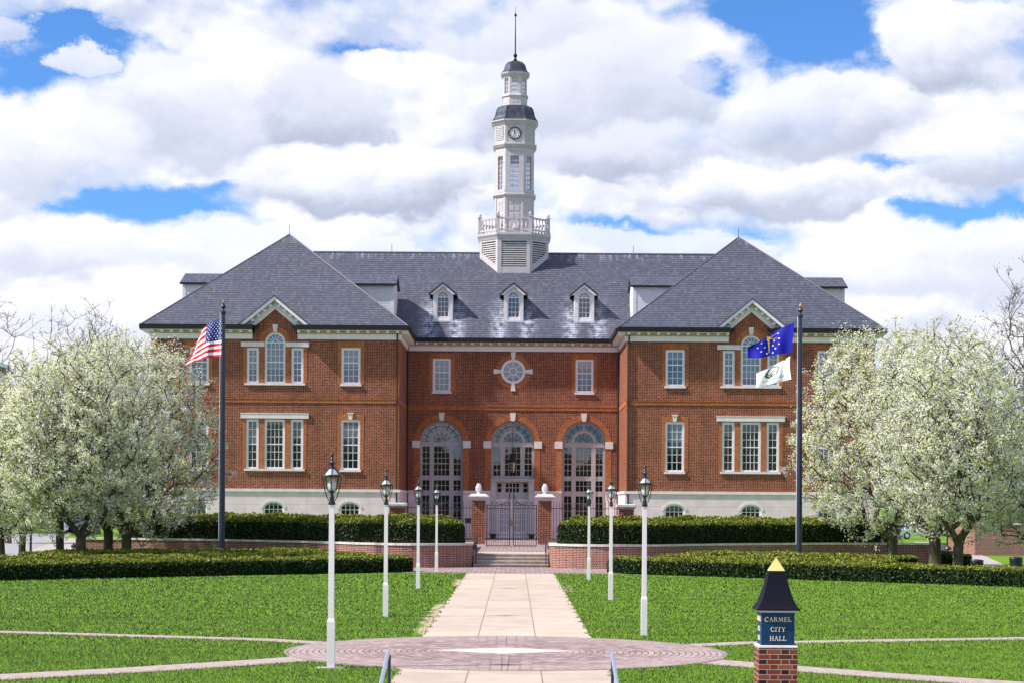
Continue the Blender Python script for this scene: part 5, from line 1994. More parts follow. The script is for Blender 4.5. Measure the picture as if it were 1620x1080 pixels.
# ------------------------------------------------------------------ lamp posts
def make_lamp():
    L = thing('lamp_post', '', 'lamp post', (0, 0, 0), 'white lamp posts along the path')
    b = MB()
    b.lathe([(0.066, 0.0), (0.066, 0.80), (0.058, 0.85), (0.050, 0.86)], 4, 0, 0, 0, True)
    b.build('post_base', M['white'], L)
    b = MB()
    b.lathe([(0.050, 0.86), (0.047, 1.8), (0.043, 2.80), (0.050, 2.805), (0.050, 2.83)], 4, 0, 0, 0, True)
    b.build('post', M['white'], L)
    b = MB()
    b.lathe([(0.062, 2.83), (0.062, 2.885), (0.045, 2.89), (0.038, 2.93), (0.050, 2.965), (0.030, 2.99), (0.028, 3.03), (0.065, 3.065), (0.088, 3.075)], 12)
    for k in range(4):
        a = PI / 2 * k
        b.tube([(r_ * math.cos(a), r_ * math.sin(a), z) for r_, z in ((0.045, 2.90), (0.085, 2.96), (0.115, 3.06), (0.145, 3.2), (0.166, 3.31))], 0.010, 6)
    lf = b.build('lantern_frame', M['black_metal'], L)
    b = MB()
    for k in range(6):
        a = 2 * PI * k / 6 + PI / 6
        b.tube([(0.080 * math.cos(a), 0.080 * math.sin(a), 3.075), (0.135 * math.cos(a), 0.135 * math.sin(a), 3.31)], 0.007, 5)
        b.tube([(0.148 * math.cos(a), 0.148 * math.sin(a), 3.35), (0.055 * math.cos(a), 0.055 * math.sin(a), 3.46)], 0.009, 5)
    b.build('glazing_bar', M['black_metal'], lf)
    b = MB()
    b.lathe([(0.135, 3.305), (0.172, 3.31), (0.176, 3.335), (0.160, 3.355), (0.14, 3.352)], 12)
    b.build('rim', M['black_metal'], lf)
    b = MB()
    b.lathe([(0.062, 3.455), (0.058, 3.48), (0.038, 3.50), (0.030, 3.535), (0.066, 3.545), (0.068, 3.56), (0.03, 3.575), (0.018, 3.60), (0.026, 3.63), (0.014, 3.655), (0.030, 3.68), (0.036, 3.70), (0.028, 3.72), (0.008, 3.735)], 12)
    b.build('finial', M['black_metal'], L)
    MB().lathe([(0.078, 3.08), (0.131, 3.305)], 6, 0, 0, PI / 3).build('glass', M['clear'], L)
    MB().lathe([(0.144, 3.352), (0.056, 3.458)], 6, 0, 0, PI / 3).build('glass_hood', M['milk'], L)
    MB().lathe([(0.05, 3.08), (0.066, 3.10), (0.074, 3.14), (0.078, 3.18), (0.070, 3.22), (0.048, 3.27), (0.026, 3.31), (0.012, 3.35)], 12).build('bulb', M['bulb'], L, smooth=True)
    return L


lamp = make_lamp()
spots = [(525, 1056, 'nearest lamp post on the left, standing beside the round paving'), (611, 975, 'second lamp post from the front in the left row'),
         (662, 931, 'third lamp post from the front in the left row'), (691, 905, 'rearmost left lamp post, before the brick retaining wall'),
         (1020, 1005, 'nearest lamp post on the right, on the lawn edge'), (967, 949, 'middle lamp post of the right row'), (932, 917, 'rearmost lamp post of the right row, before the hedge')]
for i, (px, py, lab) in enumerate(spots):
    o = lamp if i == 0 else copy_tree(lamp)
    x, y = gp(px, py)
    o.location = (x, y, 0)
    o['label'] = 'white ' + lab
b = MB()
x, y = gp(525, 1056)
b.slab([(x - 0.24, y - 0.14), (x + 0.22, y - 0.15), (x + 0.27, y + 0.16), (x - 0.25, y + 0.14)], 0, 0.012)
tag(b.build('lamp_foot_pavement', M['walk']), kind='structure')

# ------------------------------------------------------------------ flagpoles and flags
YP = 84.0


def flagpole(px, side):
    x = CAMX + (px - 814) / FPX * YP
    p = thing('flagpole', 'tall navy flagpole at the %s, rising behind the low hedges' % side, 'flagpole', (x, YP, 0), 'navy flagpoles')
    MB().lathe([(0.13, 0), (0.125, 3), (0.10, 8), (0.075, 11.2)], 14, x, YP).build('pole', M['navy_metal'], p)
    b = MB()
    b.lathe([(0.10, 11.2), (0.12, 11.22), (0.12, 11.30), (0.05, 11.34), (0.03, 11.42), (0.09, 11.46), (0.11, 11.53), (0.08, 11.60), (0.02, 11.64)], 12, x, YP)
    b.build('truck', M['black_metal'], p)
    b = MB()
    b.lathe([(0.02, 11.62), (0.05, 11.66), (0.06, 11.72), (0.03, 11.80), (0.01, 11.86)], 8, x, YP)
    for q in (-1, 1):
        b.face((x, YP, 11.68), (x + q * 0.20, YP, 11.88), (x + q * 0.06, YP, 11.72))
        b.face((x, YP + 0.03, 11.68), (x + q * 0.20, YP + 0.03, 11.88), (x + q * 0.06, YP + 0.03, 11.72))
    b.build('eagle_finial', M['brass'], p)
    MB().tube([(x - 0.14, YP - 0.05, 1.2), (x - 0.13, YP - 0.05, 11.25)], 0.012, 5).build('halyard', M['cloth_white'], p)
    return x


flagpole(351.5, 'left')
flagpole(1264.5, 'right')


def zx(px, py, Y=YP):
    """world (x, z) of a photo pixel on the plane of the flags"""
    dx = px - 814
    zz = 798 - py + dx * 0.00646
    xx = dx - (798 - py) * 0.00646
    return CAMX + xx / FPX * Y, CAMZ + zz / FPX * Y


class Flag:
    """cloth surface through rows of control points (u along the fly, v down the hoist)"""

    def __init__(s, rows, folds, drift):
        s.rows = [[Vector((*zx(*p), 0)) for p in r] for r in rows]   # rows[v][u]
        s.folds, s.drift = folds, drift

    def pt(s, u, v, off=0.0):
        def cr_(P, t_):
            n = len(P) - 1
            t_ = max(0, min(0.99999, t_)) * n
            i = int(t_)
            f = t_ - i
            p0, p1, p2, p3 = P[max(i - 1, 0)], P[i], P[i + 1], P[min(i + 2, n)]
            return 0.5 * ((2 * p1) + (-p0 + p2) * f + (2 * p0 - 5 * p1 + 4 * p2 - p3) * f * f + (-p0 + 3 * p1 - 3 * p2 + p3) * f ** 3)
        col_ = [cr_(r, u) for r in s.rows]
        q = cr_(col_, v)
        y = YP + s.drift * u
        for (amp, ku, kv, ph) in s.folds:
            y += amp * min(1, u * 3) * math.sin(ku * u + kv * v + ph)
        return Vector((q.x, y + off, q.y))

    def sheet(s, b, nu, nv, matfn):
        for i in range(nu):
            for j in range(nv):
                b.cur = matfn((i + 0.5) / nu, (j + 0.5) / nv)
                b.face(s.pt(i / nu, j / nv), s.pt(i / nu, (j + 1) / nv), s.pt((i + 1) / nu, (j + 1) / nv), s.pt((i + 1) / nu, j / nv))

    def poly(s, b, pts, mat):
        b.cur = mat
        for off in (-0.012, 0.012):
            b.face(*[s.pt(u, v, off) for u, v in pts])


def star_pts(u, v, ru, rv, n=5, inner=0.45):
    out = []
    for k in range(2 * n):
        a = PI / 2 + PI * k / n
        q = 1 if k % 2 == 0 else inner
        out.append((u + ru * q * math.cos(a), v - rv * q * math.sin(a)))
    return out


us = Flag([[(352, 503), (330, 509.5), (315.5, 521), (307, 533)],
           [(351.5, 518), (330, 520.5), (311, 533), (299, 547)],
           [(351, 535), (329, 538), (307, 548), (294, 560)],
           [(350.5, 549), (328, 551.5), (305, 560), (288, 569)],
           [(351, 563), (327, 564.5), (303, 570), (284, 576)]], [(0.13, 9, 1.5, 0.3), (0.06, 17, -3, 1.0)], 1.1)
b = MB()
us.sheet(b, 39, 39, lambda u, v: 2 if (u < 0.44 and v < 7 / 13) else (0 if int(v * 13) % 2 == 0 else 1))
for r_ in range(9):
    for k in range(6 if r_ % 2 == 0 else 5):
        u_ = 0.44 * ((2 * k + (1 if r_ % 2 == 0 else 2)) / 12)
        v_ = 7 / 13 * (r_ + 1) / 10
        us.poly(b, star_pts(u_, v_, 0.015, 0.022), 1)
fl = b.build('flag', [M['cloth_red'], M['cloth_white'], M['cloth_blue']], loc=(us.pt(0, 0)), smooth=True)
tag(fl, 'red and white striped flag with starred blue corner, flying from the left pole', 'flag', 'flags on the poles')

ind = Flag([[(1257, 510), (1240, 517), (1222, 527), (1204, 538), (1187, 546)],
            [(1255.5, 524), (1239, 529), (1221, 536), (1204, 545), (1187, 551)],
            [(1254, 541), (1238, 544), (1221, 548), (1204, 554), (1187, 558)],
            [(1253, 557.5), (1238, 559), (1221, 561), (1204, 564), (1187, 564)]], [(0.12, 8, 2.5, 0.0), (0.05, 15, -2, 2.0)], 0.9)
b = MB()
ind.sheet(b, 30, 20, lambda u, v: 0)


def img_uv(flag, px, py):
    """nearest (u, v) on a flag to a photo pixel"""
    best = None
    q = Vector(zx(px, py))
    for i in range(41):
        for j in range(41):
            p = flag.pt(i / 40, j / 40)
            d = (p.x - q.x) ** 2 + (p.z - q.y) ** 2
            if best is None or d < best[0]:
                best = (d, i / 40, j / 40)
    return best[1], best[2]


def zp(x, y):            # detail crop -> photo pixel
    return 1180 + x / 9, 500 + y / 9


for (x, y) in ((472, 235), (488, 308), (422, 338), (474, 386), (397, 410), (433, 455), (250, 368), (202, 432), (287, 432), (250, 487), (320, 517), (393, 508)):
    u_, v_ = img_uv(ind, *zp(x, y))
    ind.poly(b, star_pts(u_, v_, 0.022, 0.038, 5, 0.5), 2)
tu, tv = img_uv(ind, *zp(345, 318))
bu, bv = img_uv(ind, *zp(355, 508))
ind.poly(b, [(tu - 0.022, tv + 0.02), (tu + 0.022, tv + 0.02), (bu + 0.006, bv), (bu - 0.006, bv)], 1)
ind.poly(b, [(tu + 0.045 * math.cos(a), tv - 0.02 + 0.085 * math.sin(a)) for a in [2 * PI * k / 10 for k in range(10)]], 1)
ind.poly(b, star_pts(tu, tv - 0.06, 0.03, 0.11, 3, 0.5), 1)
for (x, y) in ((460, 240), (460, 310), (240, 340), (385, 250), (300, 250)):
    u_, v_ = img_uv(ind, *zp(x, y))
    d = Vector((u_ - tu, v_ - tv))
    n_ = Vector((-d.y, d.x)).normalized() * 0.006
    ind.poly(b, [(tu + n_.x, tv + n_.y), (u_ + n_.x, v_ + n_.y), (u_ - n_.x, v_ - n_.y), (tu - n_.x, tv - n_.y)], 1)
fl = b.build('flag', [M['cloth_royal'], M['flag_gold'], M['flag_cream']], loc=(ind.pt(0, 0)), smooth=True)
tag(fl, 'royal blue flag with gold torch and stars, upper one on the right pole', 'flag', 'flags on the poles')

tree_f = Flag([[(1250, 563), (1237, 571), (1221, 579), (1201, 588)],
               [(1249, 574), (1236, 581), (1220, 588), (1201, 595)],
               [(1250, 587), (1236, 592), (1220, 597), (1200.5, 603)],
               [(1252, 599), (1237, 602.5), (1220, 606), (1200, 611)]], [(0.10, 7, 2, 0.5), (0.04, 13, -3, 1.0)], 0.8)
b = MB()
tree_f.sheet(b, 24, 16, lambda u, v: 0)


def stroke(flag, b, pts, w, mat):
    P = [img_uv(flag, *zp(*p)) for p in pts]
    for p, q in zip(P[:-1], P[1:]):
        d = Vector((q[0] - p[0], (q[1] - p[1])))
        if d.length < 1e-5:
            continue
        n_ = Vector((-d.y, d.x)).normalized() * w
        flag.poly(b, [(p[0] + n_.x, p[1] + n_.y), (q[0] + n_.x, q[1] + n_.y), (q[0] - n_.x, q[1] - n_.y), (p[0] - n_.x, p[1] - n_.y)], mat)


def ell(cx, cy, rx, ry, a0, a1, n, tilt):
    out = []
    for k in range(n + 1):
        a = R(a0 + (a1 - a0) * k / n)
        x, y = rx * math.cos(a), ry * math.sin(a)
        out.append((cx + x * math.cos(tilt) - y * math.sin(tilt), cy + x * math.sin(tilt) + y * math.cos(tilt)))
    return out


stroke(tree_f, b, ell(392, 775, 95, 52, -10, 200, 12, R(-42)), 0.016, 1)
stroke(tree_f, b, ell(396, 775, 90, 50, 195, 345, 8, R(-42)), 0.024, 1)
stroke(tree_f, b, [(340, 830), (372, 812), (395, 775), (420, 765)], 0.018, 1)
stroke(tree_f, b, [(372, 850), (385, 815), (410, 800)], 0.022, 1)
stroke(tree_f, b, [(302, 825), (330, 858), (372, 860)], 0.022, 1)


def text_mesh(body, flip=False):
    cu = bpy.data.curves.new('lettering', 'FONT')
    cu.body = body
    cu.align_x = 'CENTER'
    cu.size = 1.0
    ob = bpy.data.objects.new('lettering', cu)
    COL.objects.link(ob)
    dg = bpy.context.evaluated_depsgraph_get()
    me = ob.evaluated_get(dg).to_mesh()
    v = [(p.co.x, p.co.y) for p in me.vertices]
    f = [tuple(p.vertices) for p in me.polygons]
    ob.evaluated_get(dg).to_mesh_clear()
    bpy.data.objects.remove(ob)
    bpy.data.curves.remove(cu)
    return v, f


for body, uc, vc, uw, vh in (('TREE CITY USA', 0.52, 0.80, 0.62, 0.17), ('National Arbor Day Foundation', 0.52, 0.93, 0.66, 0.09)):
    v, f = text_mesh(body)
    xs = [p[0] for p in v]
    W_ = max(xs) - min(xs)
    for off in (-0.012, 0.012):
        base = len(b.v)
        # read from behind: text runs towards the hoist, so it shows mirrored from the path
        b.v += [tuple(tree_f.pt(uc + p[0] / W_ * uw, vc - p[1] * vh, off)) for p in v]
        for q in f:
            b.f.append(tuple(base + i for i in q))
            b.mi.append(2)
fl = b.build('flag', [M['cloth_white'], M['flag_green'], M['flag_ink']], loc=(tree_f.pt(0, 0)))
tag(fl, 'small white flag with green leaf emblem, lower one on the right pole', 'flag', 'flags on the poles')

# ------------------------------------------------------------------ sign pillar
SX, SY = 4.06, 28.3
sg = thing('sign_pillar', 'brick pillar sign with blue panels, dark curved roof and gold tip', 'sign', (SX, SY, -0.3))
hw = 0.284
MB().box(SX - hw, SX + hw, SY - hw, SY + hw, -0.3, 0.765).build('brick_plinth', M['sign_brick'], sg)
MB().lathe([(hw + 0.005, 0.765), (hw + 0.005, 0.79), (hw - 0.05, 0.80)], 4, SX, SY, 0, True).build('plinth_cap', M['stone'], sg)
hb = 0.245
pn = MB().box(SX - hb, SX + hb, SY - hb, SY + hb, 0.80, 1.285).build('panel', M['sign_blue'], sg)
MB().box(SX - hb - 0.012, SX + hb + 0.012, SY - hb - 0.012, SY + hb + 0.012, 1.285, 1.315).build('roof_moulding', M['stone'], sg)
b = MB()
b.lathe([(0.310, 1.315), (0.318, 1.32), (0.318, 1.335), (0.280, 1.375), (0.236, 1.46), (0.196, 1.58), (0.164, 1.70), (0.138, 1.81), (0.121, 1.895)], 4, SX, SY, 0, True)
b.build('roof', M['sign_roof'], sg)
MB().lathe([(0.117, 1.896), (0.003, 2.085)], 4, SX, SY, 0, True).build('gold_tip', M['gold'], sg)

TK, TN = 0.15, 0.075
GL = {
    'C': (0.86, [('a', .46, .5, .40, .46, 42, 318, TK), ('l', .78, .64, .80, .90, TN)]),
    'A': (0.92, [('l', .12, .0, .45, 1, TN), ('l', .45, 1, .80, 0, TK), ('l', .24, .36, .66, .36, TN), ('l', .0, .03, .26, .03, TN), ('l', .64, .03, .98, .03, TN)]),
    'R': (0.90, [('l', .20, 0, .20, 1, TK), ('a', .42, .74, .24, .22, -90, 90, TK * .9), ('l', .06, .96, .44, .96, TN), ('l', .2, .52, .44, .52, TN), ('l', .45, .5, .80, .04, TK), ('l', .06, .03, .36, .03, TN), ('l', .74, .03, .94, .03, TN)]),
    'M': (1.15, [('l', .16, 0, .22, 1, TN), ('l', .22, 1, .55, .12, TK), ('l', .55, .12, .88, 1, TN), ('l', .90, 1, .96, 0, TK), ('l', .04, .03, .30, .03, TN), ('l', .82, .03, 1.1, .03, TN)]),
    'E': (0.80, [('l', .20, 0, .20, 1, TK), ('l', .06, .96, .70, .96, TN), ('l', .2, .52, .58, .52, TN), ('l', .06, .03, .74, .03, TN), ('l', .70, .78, .70, 1, TN), ('l', .74, .0, .74, .24, TN), ('l', .58, .4, .58, .64, TN)]),
    'L': (0.76, [('l', .20, 0, .20, 1, TK), ('l', .06, .97, .36, .97, TN), ('l', .06, .03, .70, .03, TN), ('l', .70, 0, .70, .28, TN)]),
    'I': (0.42, [('l', .21, 0, .21, 1, TK), ('l', .06, .97, .36, .97, TN), ('l', .06, .03, .36, .03, TN)]),
    'T': (0.82, [('l', .41, 0, .41, 1, TK), ('l', .04, .96, .78, .96, TN), ('l', .06, .74, .06, 1, TN), ('l', .76, .74, .76, 1, TN), ('l', .26, .03, .56, .03, TN)]),
    'Y': (0.86, [('l', .10, 1, .43, .46, TK), ('l', .43, .46, .76, 1, TN), ('l', .43, 0, .43, .48, TK), ('l', .0, .97, .24, .97, TN), ('l', .62, .97, .88, .97, TN), ('l', .28, .03, .58, .03, TN)]),
    'H': (0.95, [('l', .20, 0, .20, 1, TK), ('l', .75, 0, .75, 1, TK), ('l', .2, .52, .75, .52, TN), ('l', .06, .97, .34, .97, TN), ('l', .06, .03, .34, .03, TN), ('l', .61, .97, .89, .97, TN), ('l', .61, .03, .89, .03, TN)]),
}


def lettering(lines, emit):
    for word, zc, h in lines:
        tot = sum(GL[c_][0] + 0.10 for c_ in word) - 0.10
        x = -tot * h / 2
        for c_ in word:
            w, st2 = GL[c_]
            for k, q in enumerate(st2):
                if q[0] == 'l':
                    seg = [((q[1], q[2]), (q[3], q[4]))]
                    wd = q[5]
                else:
                    pts = [(q[1] + q[3] * math.cos(R(q[5] + (q[6] - q[5]) * i / 12)), q[2] + q[4] * math.sin(R(q[5] + (q[6] - q[5]) * i / 12))) for i in range(13)]
                    seg = list(zip(pts[:-1], pts[1:]))
                    wd = q[7]
                for p, r_ in seg:
                    emit((x + p[0] * h, zc + p[1] * h), (x + r_[0] * h, zc + r_[1] * h), wd * h, k)
            x += (w + 0.10) * h


LINES = (('CARMEL', 1.150, 0.067), ('CITY', 1.003, 0.067), ('HALL', 0.868, 0.067))
b = MB()
lettering(LINES, lambda p, q, w, k: b.bar((SX + p[0], p[1]), (SX + q[0], q[1]), w, SY - hb - 0.008 - 0.0004 * k, SY - hb + 0.002))
b.build('lettering', M['letter'], pn)
b = MB()


def side_bar(p, q, w, k):
    d = Vector((q[0] - p[0], q[1] - p[1]))
    if d.length < 1e-6:
        return
    n = Vector((-d.y, d.x)).normalized() * w / 2
    # on the left face, text runs from back to front
    P = [(SY - a, z) for a, z in ((p[0] - n.x, p[1] - n.y), (q[0] - n.x, q[1] - n.y), (q[0] + n.x, q[1] + n.y), (p[0] + n.x, p[1] + n.y))]
    xo = SX - hb - 0.008 - 0.0004 * k
    b.hexa([(xo, y, z) for y, z in P], [(SX - hb + 0.002, y, z) for y, z in P])


lettering(LINES, side_bar)
b.build('lettering', M['letter'], pn)
# low dark planting at the foot of the sign
rgs = np.random.default_rng(5)
n = 1600
cc = np.stack([SX + rgs.uniform(-0.95, 0.95, n), SY - 0.0 + rgs.uniform(-0.8, 0.55, n), rgs.uniform(0.0, 0.12, n)], 1)
k = (np.abs(cc[:, 0] - SX) > hw + 0.02) | (np.abs(cc[:, 1] - SY) > hw + 0.02)
cc = cc[k]
v, f = leaf_quads(rgs, cc, rgs.uniform(0.03, 0.06, len(cc)), 1.4)
M['purple_leaf'] = leafmat('purple_leaf', [(0, (0.03, 0.012, 0.02)), (1, (0.09, 0.03, 0.05))], 0.6, 0.2, 0)
me = np_mesh('ground_cover', v, [(f, 0)], [M['purple_leaf']])
tag(link_mesh('ground_cover', me), 'dark purple ground cover around the foot of the sign pillar', 'plants', kind='stuff')

# ------------------------------------------------------------------ steel handrails at the lower stairs
for s, px in ((-1, 616), (1, 969.5)):
    x = CAMX + (px - 814) / FPX * 28.0
    h = thing('steel_handrail', 'polished steel handrail end %s of the near path' % ('left' if s < 0 else 'right'), 'handrail', (x, 28, -0.2), 'steel handrails of the near stairs')
    MB().tube([(x, 28.02, 0.60), (x, 28.03, 0.655), (x, 27.98, 0.675), (x, 27.9, 0.665), (x, 26.3, 0.31), (x, 24.6, -0.07), (x, 24.4, -0.12)], 0.030, 12).build('rail', M['steel'], h, smooth=True)
    MB().tube([(x + 0.012, 28.02, -0.02), (x + 0.012, 28.02, 0.62)], 0.024, 10).build('post', M['navy_metal'], h)
    MB().tube([(x, 24.7, -1.2), (x, 24.7, -0.06)], 0.024, 10).build('post', M['navy_metal'], h)

# ------------------------------------------------------------------ trees


def grow_tree(seed, crown_c, crown_r, fork_z, n=1100, bf=0.35, trunk_r=0.2, power=2.4, low_cut=0.0, droop=0.0):
    """skeleton: list of (node, parent, radius) from points filling an egg-shaped crown"""
    rng = np.random.default_rng(seed)
    c = np.array(crown_c)
    r = np.array(crown_r)
    P = []
    lob = rng.normal(size=(7, 3))
    lob /= np.linalg.norm(lob, axis=1)[:, None]
    while len(P) < n:
        d = rng.normal(size=3)
        d /= np.linalg.norm(d)
        rad = rng.random() ** (1 / power)
        bumpy = 0.86 + 0.22 * np.max(lob @ d) ** 6 + 0.06 * rng.normal()
        # narrower towards the top
        q = d * rad * bumpy
        tz = q[2]
        q = q * np.array([1 - 0.08 * max(0, tz), 1 - 0.08 * max(0, tz), 1])
        p = c + q * r
        if p[2] < fork_z + low_cut and np.hypot(p[0] - 0, p[1] - 0) < 0.8:
            continue
        P.append(p)
    P = np.array(P)
    root = np.array([0, 0, 0.0])
    nodes = [root, np.array([0.02, 0, fork_z * 0.5]), np.array([0.0, 0.02, fork_z])]
    par = [-1, 0, 1]
    plen = [0, fork_z * 0.5, fork_z]
    order = np.argsort(np.linalg.norm(P - nodes[2], axis=1))
    NP = np.zeros((n + 3, 3))
    NP[:3] = nodes
    PL = np.zeros(n + 3)
    PL[:3] = plen
    cnt = 3
    dgr = np.zeros(n + 3)
    for i in order:
        p = P[i]
        lo = 2
        d = NP[lo:cnt] - p
        dist = np.sqrt((d ** 2).sum(1))
        cost = dist + bf * PL[lo:cnt] + 0.7 * np.maximum(0, d[:, 2]) + 0.25 * np.maximum(0, dgr[lo:cnt] - 2)
        j = int(np.argmin(cost)) + lo
        NP[cnt] = p
        PL[cnt] = PL[j] + dist[j - lo]
        dgr[j] += 1
        par.append(j)
        cnt += 1
    rad = np.zeros(cnt)
    e = 2.35
    acc = np.zeros(cnt)
    for k in range(cnt - 1, -1, -1):
        rad[k] = max(0.012, acc[k]) ** 1.0 if acc[k] == 0 else acc[k] ** (1 / e)
        if par[k] >= 0:
            acc[par[k]] += rad[k] ** e
    sc_ = trunk_r / rad[1]
    big = rad / rad[1]
    rad = np.maximum(0.010, rad * (sc_ if sc_ < 1 else 1 + (sc_ - 1) * big))
    return NP, par, rad, rng


def branch_mesh(name, NP, par, rad, mats, rng, flare=1.35):
    V, F = [], []
    base = 0
    for k in range(1, len(par)):
        a, c = NP[par[k]], NP[k]
        ra = min(rad[par[k]], rad[k] * 1.6) if par[k] > 2 else min(rad[par[k]], rad[k] * 1.25)
        rb = rad[k]
        if k == 1:
            ra = rad[1] * flare
        sides = 8 if rb > 0.06 else (5 if rb > 0.025 else 3)
        d = c - a
        L = np.linalg.norm(d)
        if L < 1e-4:
            continue
        d = d / L
        u = np.cross(d, [0.3, 0.9, 0.1])
        u /= np.linalg.norm(u)
        w = np.cross(d, u)
        mid = (a + c) / 2 + (rng.normal(size=3) * 0.05 + np.array([0, 0, 0.04 if k > 2 else 0])) * L * (1 if k > 2 else 0.3)
        for q, r_ in ((a, ra), (mid, (ra + rb) / 2), (c, rb)):
            for j in range(sides):
                an = 2 * PI * j / sides
                V.append(q + (u * math.cos(an) + w * math.sin(an)) * r_)
        for lv_ in range(2):
            for j in range(sides):
                p, q = base + lv_ * sides + j, base + lv_ * sides + (j + 1) % sides
                F.append((p, q, q + sides, p + sides))
        base += 3 * sides
    return np_mesh(name, np.array(V), [(np.array(F), 0)], mats)


def crown_normals(rng, pts, c):
    d = pts - np.array(c)
    d /= np.linalg.norm(d, axis=1)[:, None] + 1e-6
    return d * 0.7 + np.array([0.0, 0.0, 0.55])


def pear_tree(seed, crown_c, crown_r, fork_z, n, per, trunk_r, petal=0.066, leaf_share=0.24):
    NP, par, rad, rng = grow_tree(seed, crown_c, crown_r, fork_z, n, 0.32, trunk_r)
    tm = branch_mesh('trunk', NP, par, rad, [M['bark']], rng)
    for p_ in tm.polygons:
        p_.use_smooth = True
    # blossom clusters at the nodes and along the thin shoots
    idx = [k for k in range(3, len(par)) if rad[k] < 0.05]
    c = NP[idx]
    pa = NP[[par[k] for k in idx]]
    t_ = rng.random((len(idx), 1))
    sites = np.concatenate([c, c + (pa - c) * t_, c + (pa - c) * rng.random((len(idx), 1))])
    # clusters vary in richness
    m = len(sites)
    rich = np.clip(rng.gamma(1.1, per / 1.1, m), 1, per * 4).astype(int)
    rr_ = np.linalg.norm((sites - np.array(crown_c)) / np.array(crown_r), axis=1)
    rich = np.maximum(1, rich * np.clip((rr_ - 0.35) / 0.4, 0.15, 1.0)).astype(int)
    cen = np.repeat(sites, rich, axis=0)
    sp_ = np.repeat(rng.uniform(0.05, 0.15, m), rich)[:, None]
    pts = cen + rng.normal(size=cen.shape) * sp_ + np.array([0, 0, 0.03])
    kind = rng.random(len(pts))
    site_leafy = np.repeat(rng.random(m), rich)
    leafy = kind < leaf_share * (0.4 + 1.2 * site_leafy)
    sz = np.where(leafy, rng.uniform(0.8, 1.5, len(pts)), rng.uniform(0.6, 1.4, len(pts))) * petal
    v, f = leaf_quads(rng, pts, sz, 1.0, crown_normals(rng, pts, crown_c), 0.55)
    cm = np_mesh('crown', v, [(f[~leafy], 0), (f[leafy], 1)], [M['petal'], M['young_leaf']])
    return tm, cm


VAR = [pear_tree(101, (0.1, 0, 5.7), (3.9, 3.5, 4.6), 1.35, 1500, 21, 0.22),
       pear_tree(102, (0.7, 0, 5.4), (3.7, 3.3, 4.5), 1.25, 1500, 21, 0.21),
       pear_tree(103, (-0.2, 0, 5.2), (3.1, 3.1, 4.1), 1.5, 1150, 21, 0.16)]


def plant_tree(var, px, Y, sx, sz, rot, label, mir=False):
    x = CAMX + (px - 814) / FPX * Y
    t_ = thing('flowering_tree', label, 'tree', (x, Y, 0), 'white flowering trees')
    for nm, me in zip(('trunk', 'crown'), VAR[var]):
        o = bpy.data.objects.new(nm, me)
        COL.objects.link(o)
        o.parent = t_
    t_.rotation_euler = (0, 0, rot)
    t_.scale = (-sx if mir else sx, sx, sz)
    return t_


plant_tree(0, 128, 79, 1.0, 1.0, 0.0, 'white blossoming pear tree with thick forked trunk, second trunk in front of the sidewalk')
plant_tree(2, 96, 80, 1.05, 1.02, 2.2, 'white blossoming tree with slim many-armed trunk beside the sidewalk')
plant_tree(1, 200, 88, 1.12, 1.13, 0.0, 'white blossoming tree reaching toward the left flagpole, before the retaining wall end')
plant_tree(0, 172, 90, 1.05, 1.1, 2.6, 'white blossoming tree with two-stemmed trunk just off the retaining wall end')
plant_tree(2, 2, 82, 1.05, 0.98, 1.0, 'slender blossoming tree cut by the photo edge, left of the navy post')
plant_tree(2, 36, 88, 1.0, 0.95, 4.0, 'slender blossoming tree beside the navy post on the mulch')
plant_tree(1, 1412, 91, 1.20, 1.24, 0.0, 'white blossoming tree before the right wall end, branches drooping over the hedge', True)
plant_tree(0, 1480, 83, 1.15, 1.12, 1.9, 'tallest white blossoming tree with leaning dark trunk on the right')
plant_tree(0, 1516, 78, 0.98, 0.95, 4.2, 'white blossoming tree with wide spreading fork near the trash bins')
plant_tree(2, 1640, 82, 1.1, 0.9, 5.0, 'white blossoming tree cut off by the right edge of the photo')


def bare_tree(seed, x, y, H, spread, trunk_r, label, buds=2, n=700, lean=0.0, name='bare_tree'):
    NP, par, rad, rng = grow_tree(seed, (lean, 0, H * 0.60), (spread, spread * 0.8, H * 0.42), H * 0.2, n, 0.30, trunk_r, 2.0)
    t_ = thing(name, label, 'tree', (x, y, 0), 'bare trees in the distance')
    # extra twigs
    m = len(par)
    tw_v, tw_p = [], []
    for k in range(3, m):
        if rad[k] < 0.05:
            d = NP[k] - NP[par[k]]
            L = np.linalg.norm(d) + 1e-6
            for q in range(3):
                dd = d / L + rng.normal(size=3) * 0.55 + np.array([0, 0, 0.25])
                dd /= np.linalg.norm(dd)
                tw_v.append(NP[k] + dd * rng.uniform(0.4, 1.0))
                tw_p.append(k)
    NP2 = np.concatenate([NP, np.array(tw_v)])
    par2 = list(par) + tw_p
    rad2 = np.concatenate([np.maximum(rad, 0.018), np.full(len(tw_v), 0.011)])
    tm = branch_mesh('trunk', NP2, par2, rad2, [M['grey_bark']], rng, 1.2)
    o = bpy.data.objects.new('trunk', tm)
    COL.objects.link(o)
    o.parent = t_
    if buds:
        c = np.repeat(np.array(tw_v), buds, axis=0)
        c = c + rng.normal(size=c.shape) * 0.22
        v, f = leaf_quads(rng, c, rng.uniform(0.05, 0.13, len(c)), 1.0)
        cm = np_mesh('crown', v, [(f, 0)], [M['bud'] if buds < 8 else M['far_leaf']])
        o = bpy.data.objects.new('crown', cm)
        COL.objects.link(o)
        o.parent = t_
    return t_


def bx_(px, Y):
    return CAMX + (px - 814) / FPX * Y


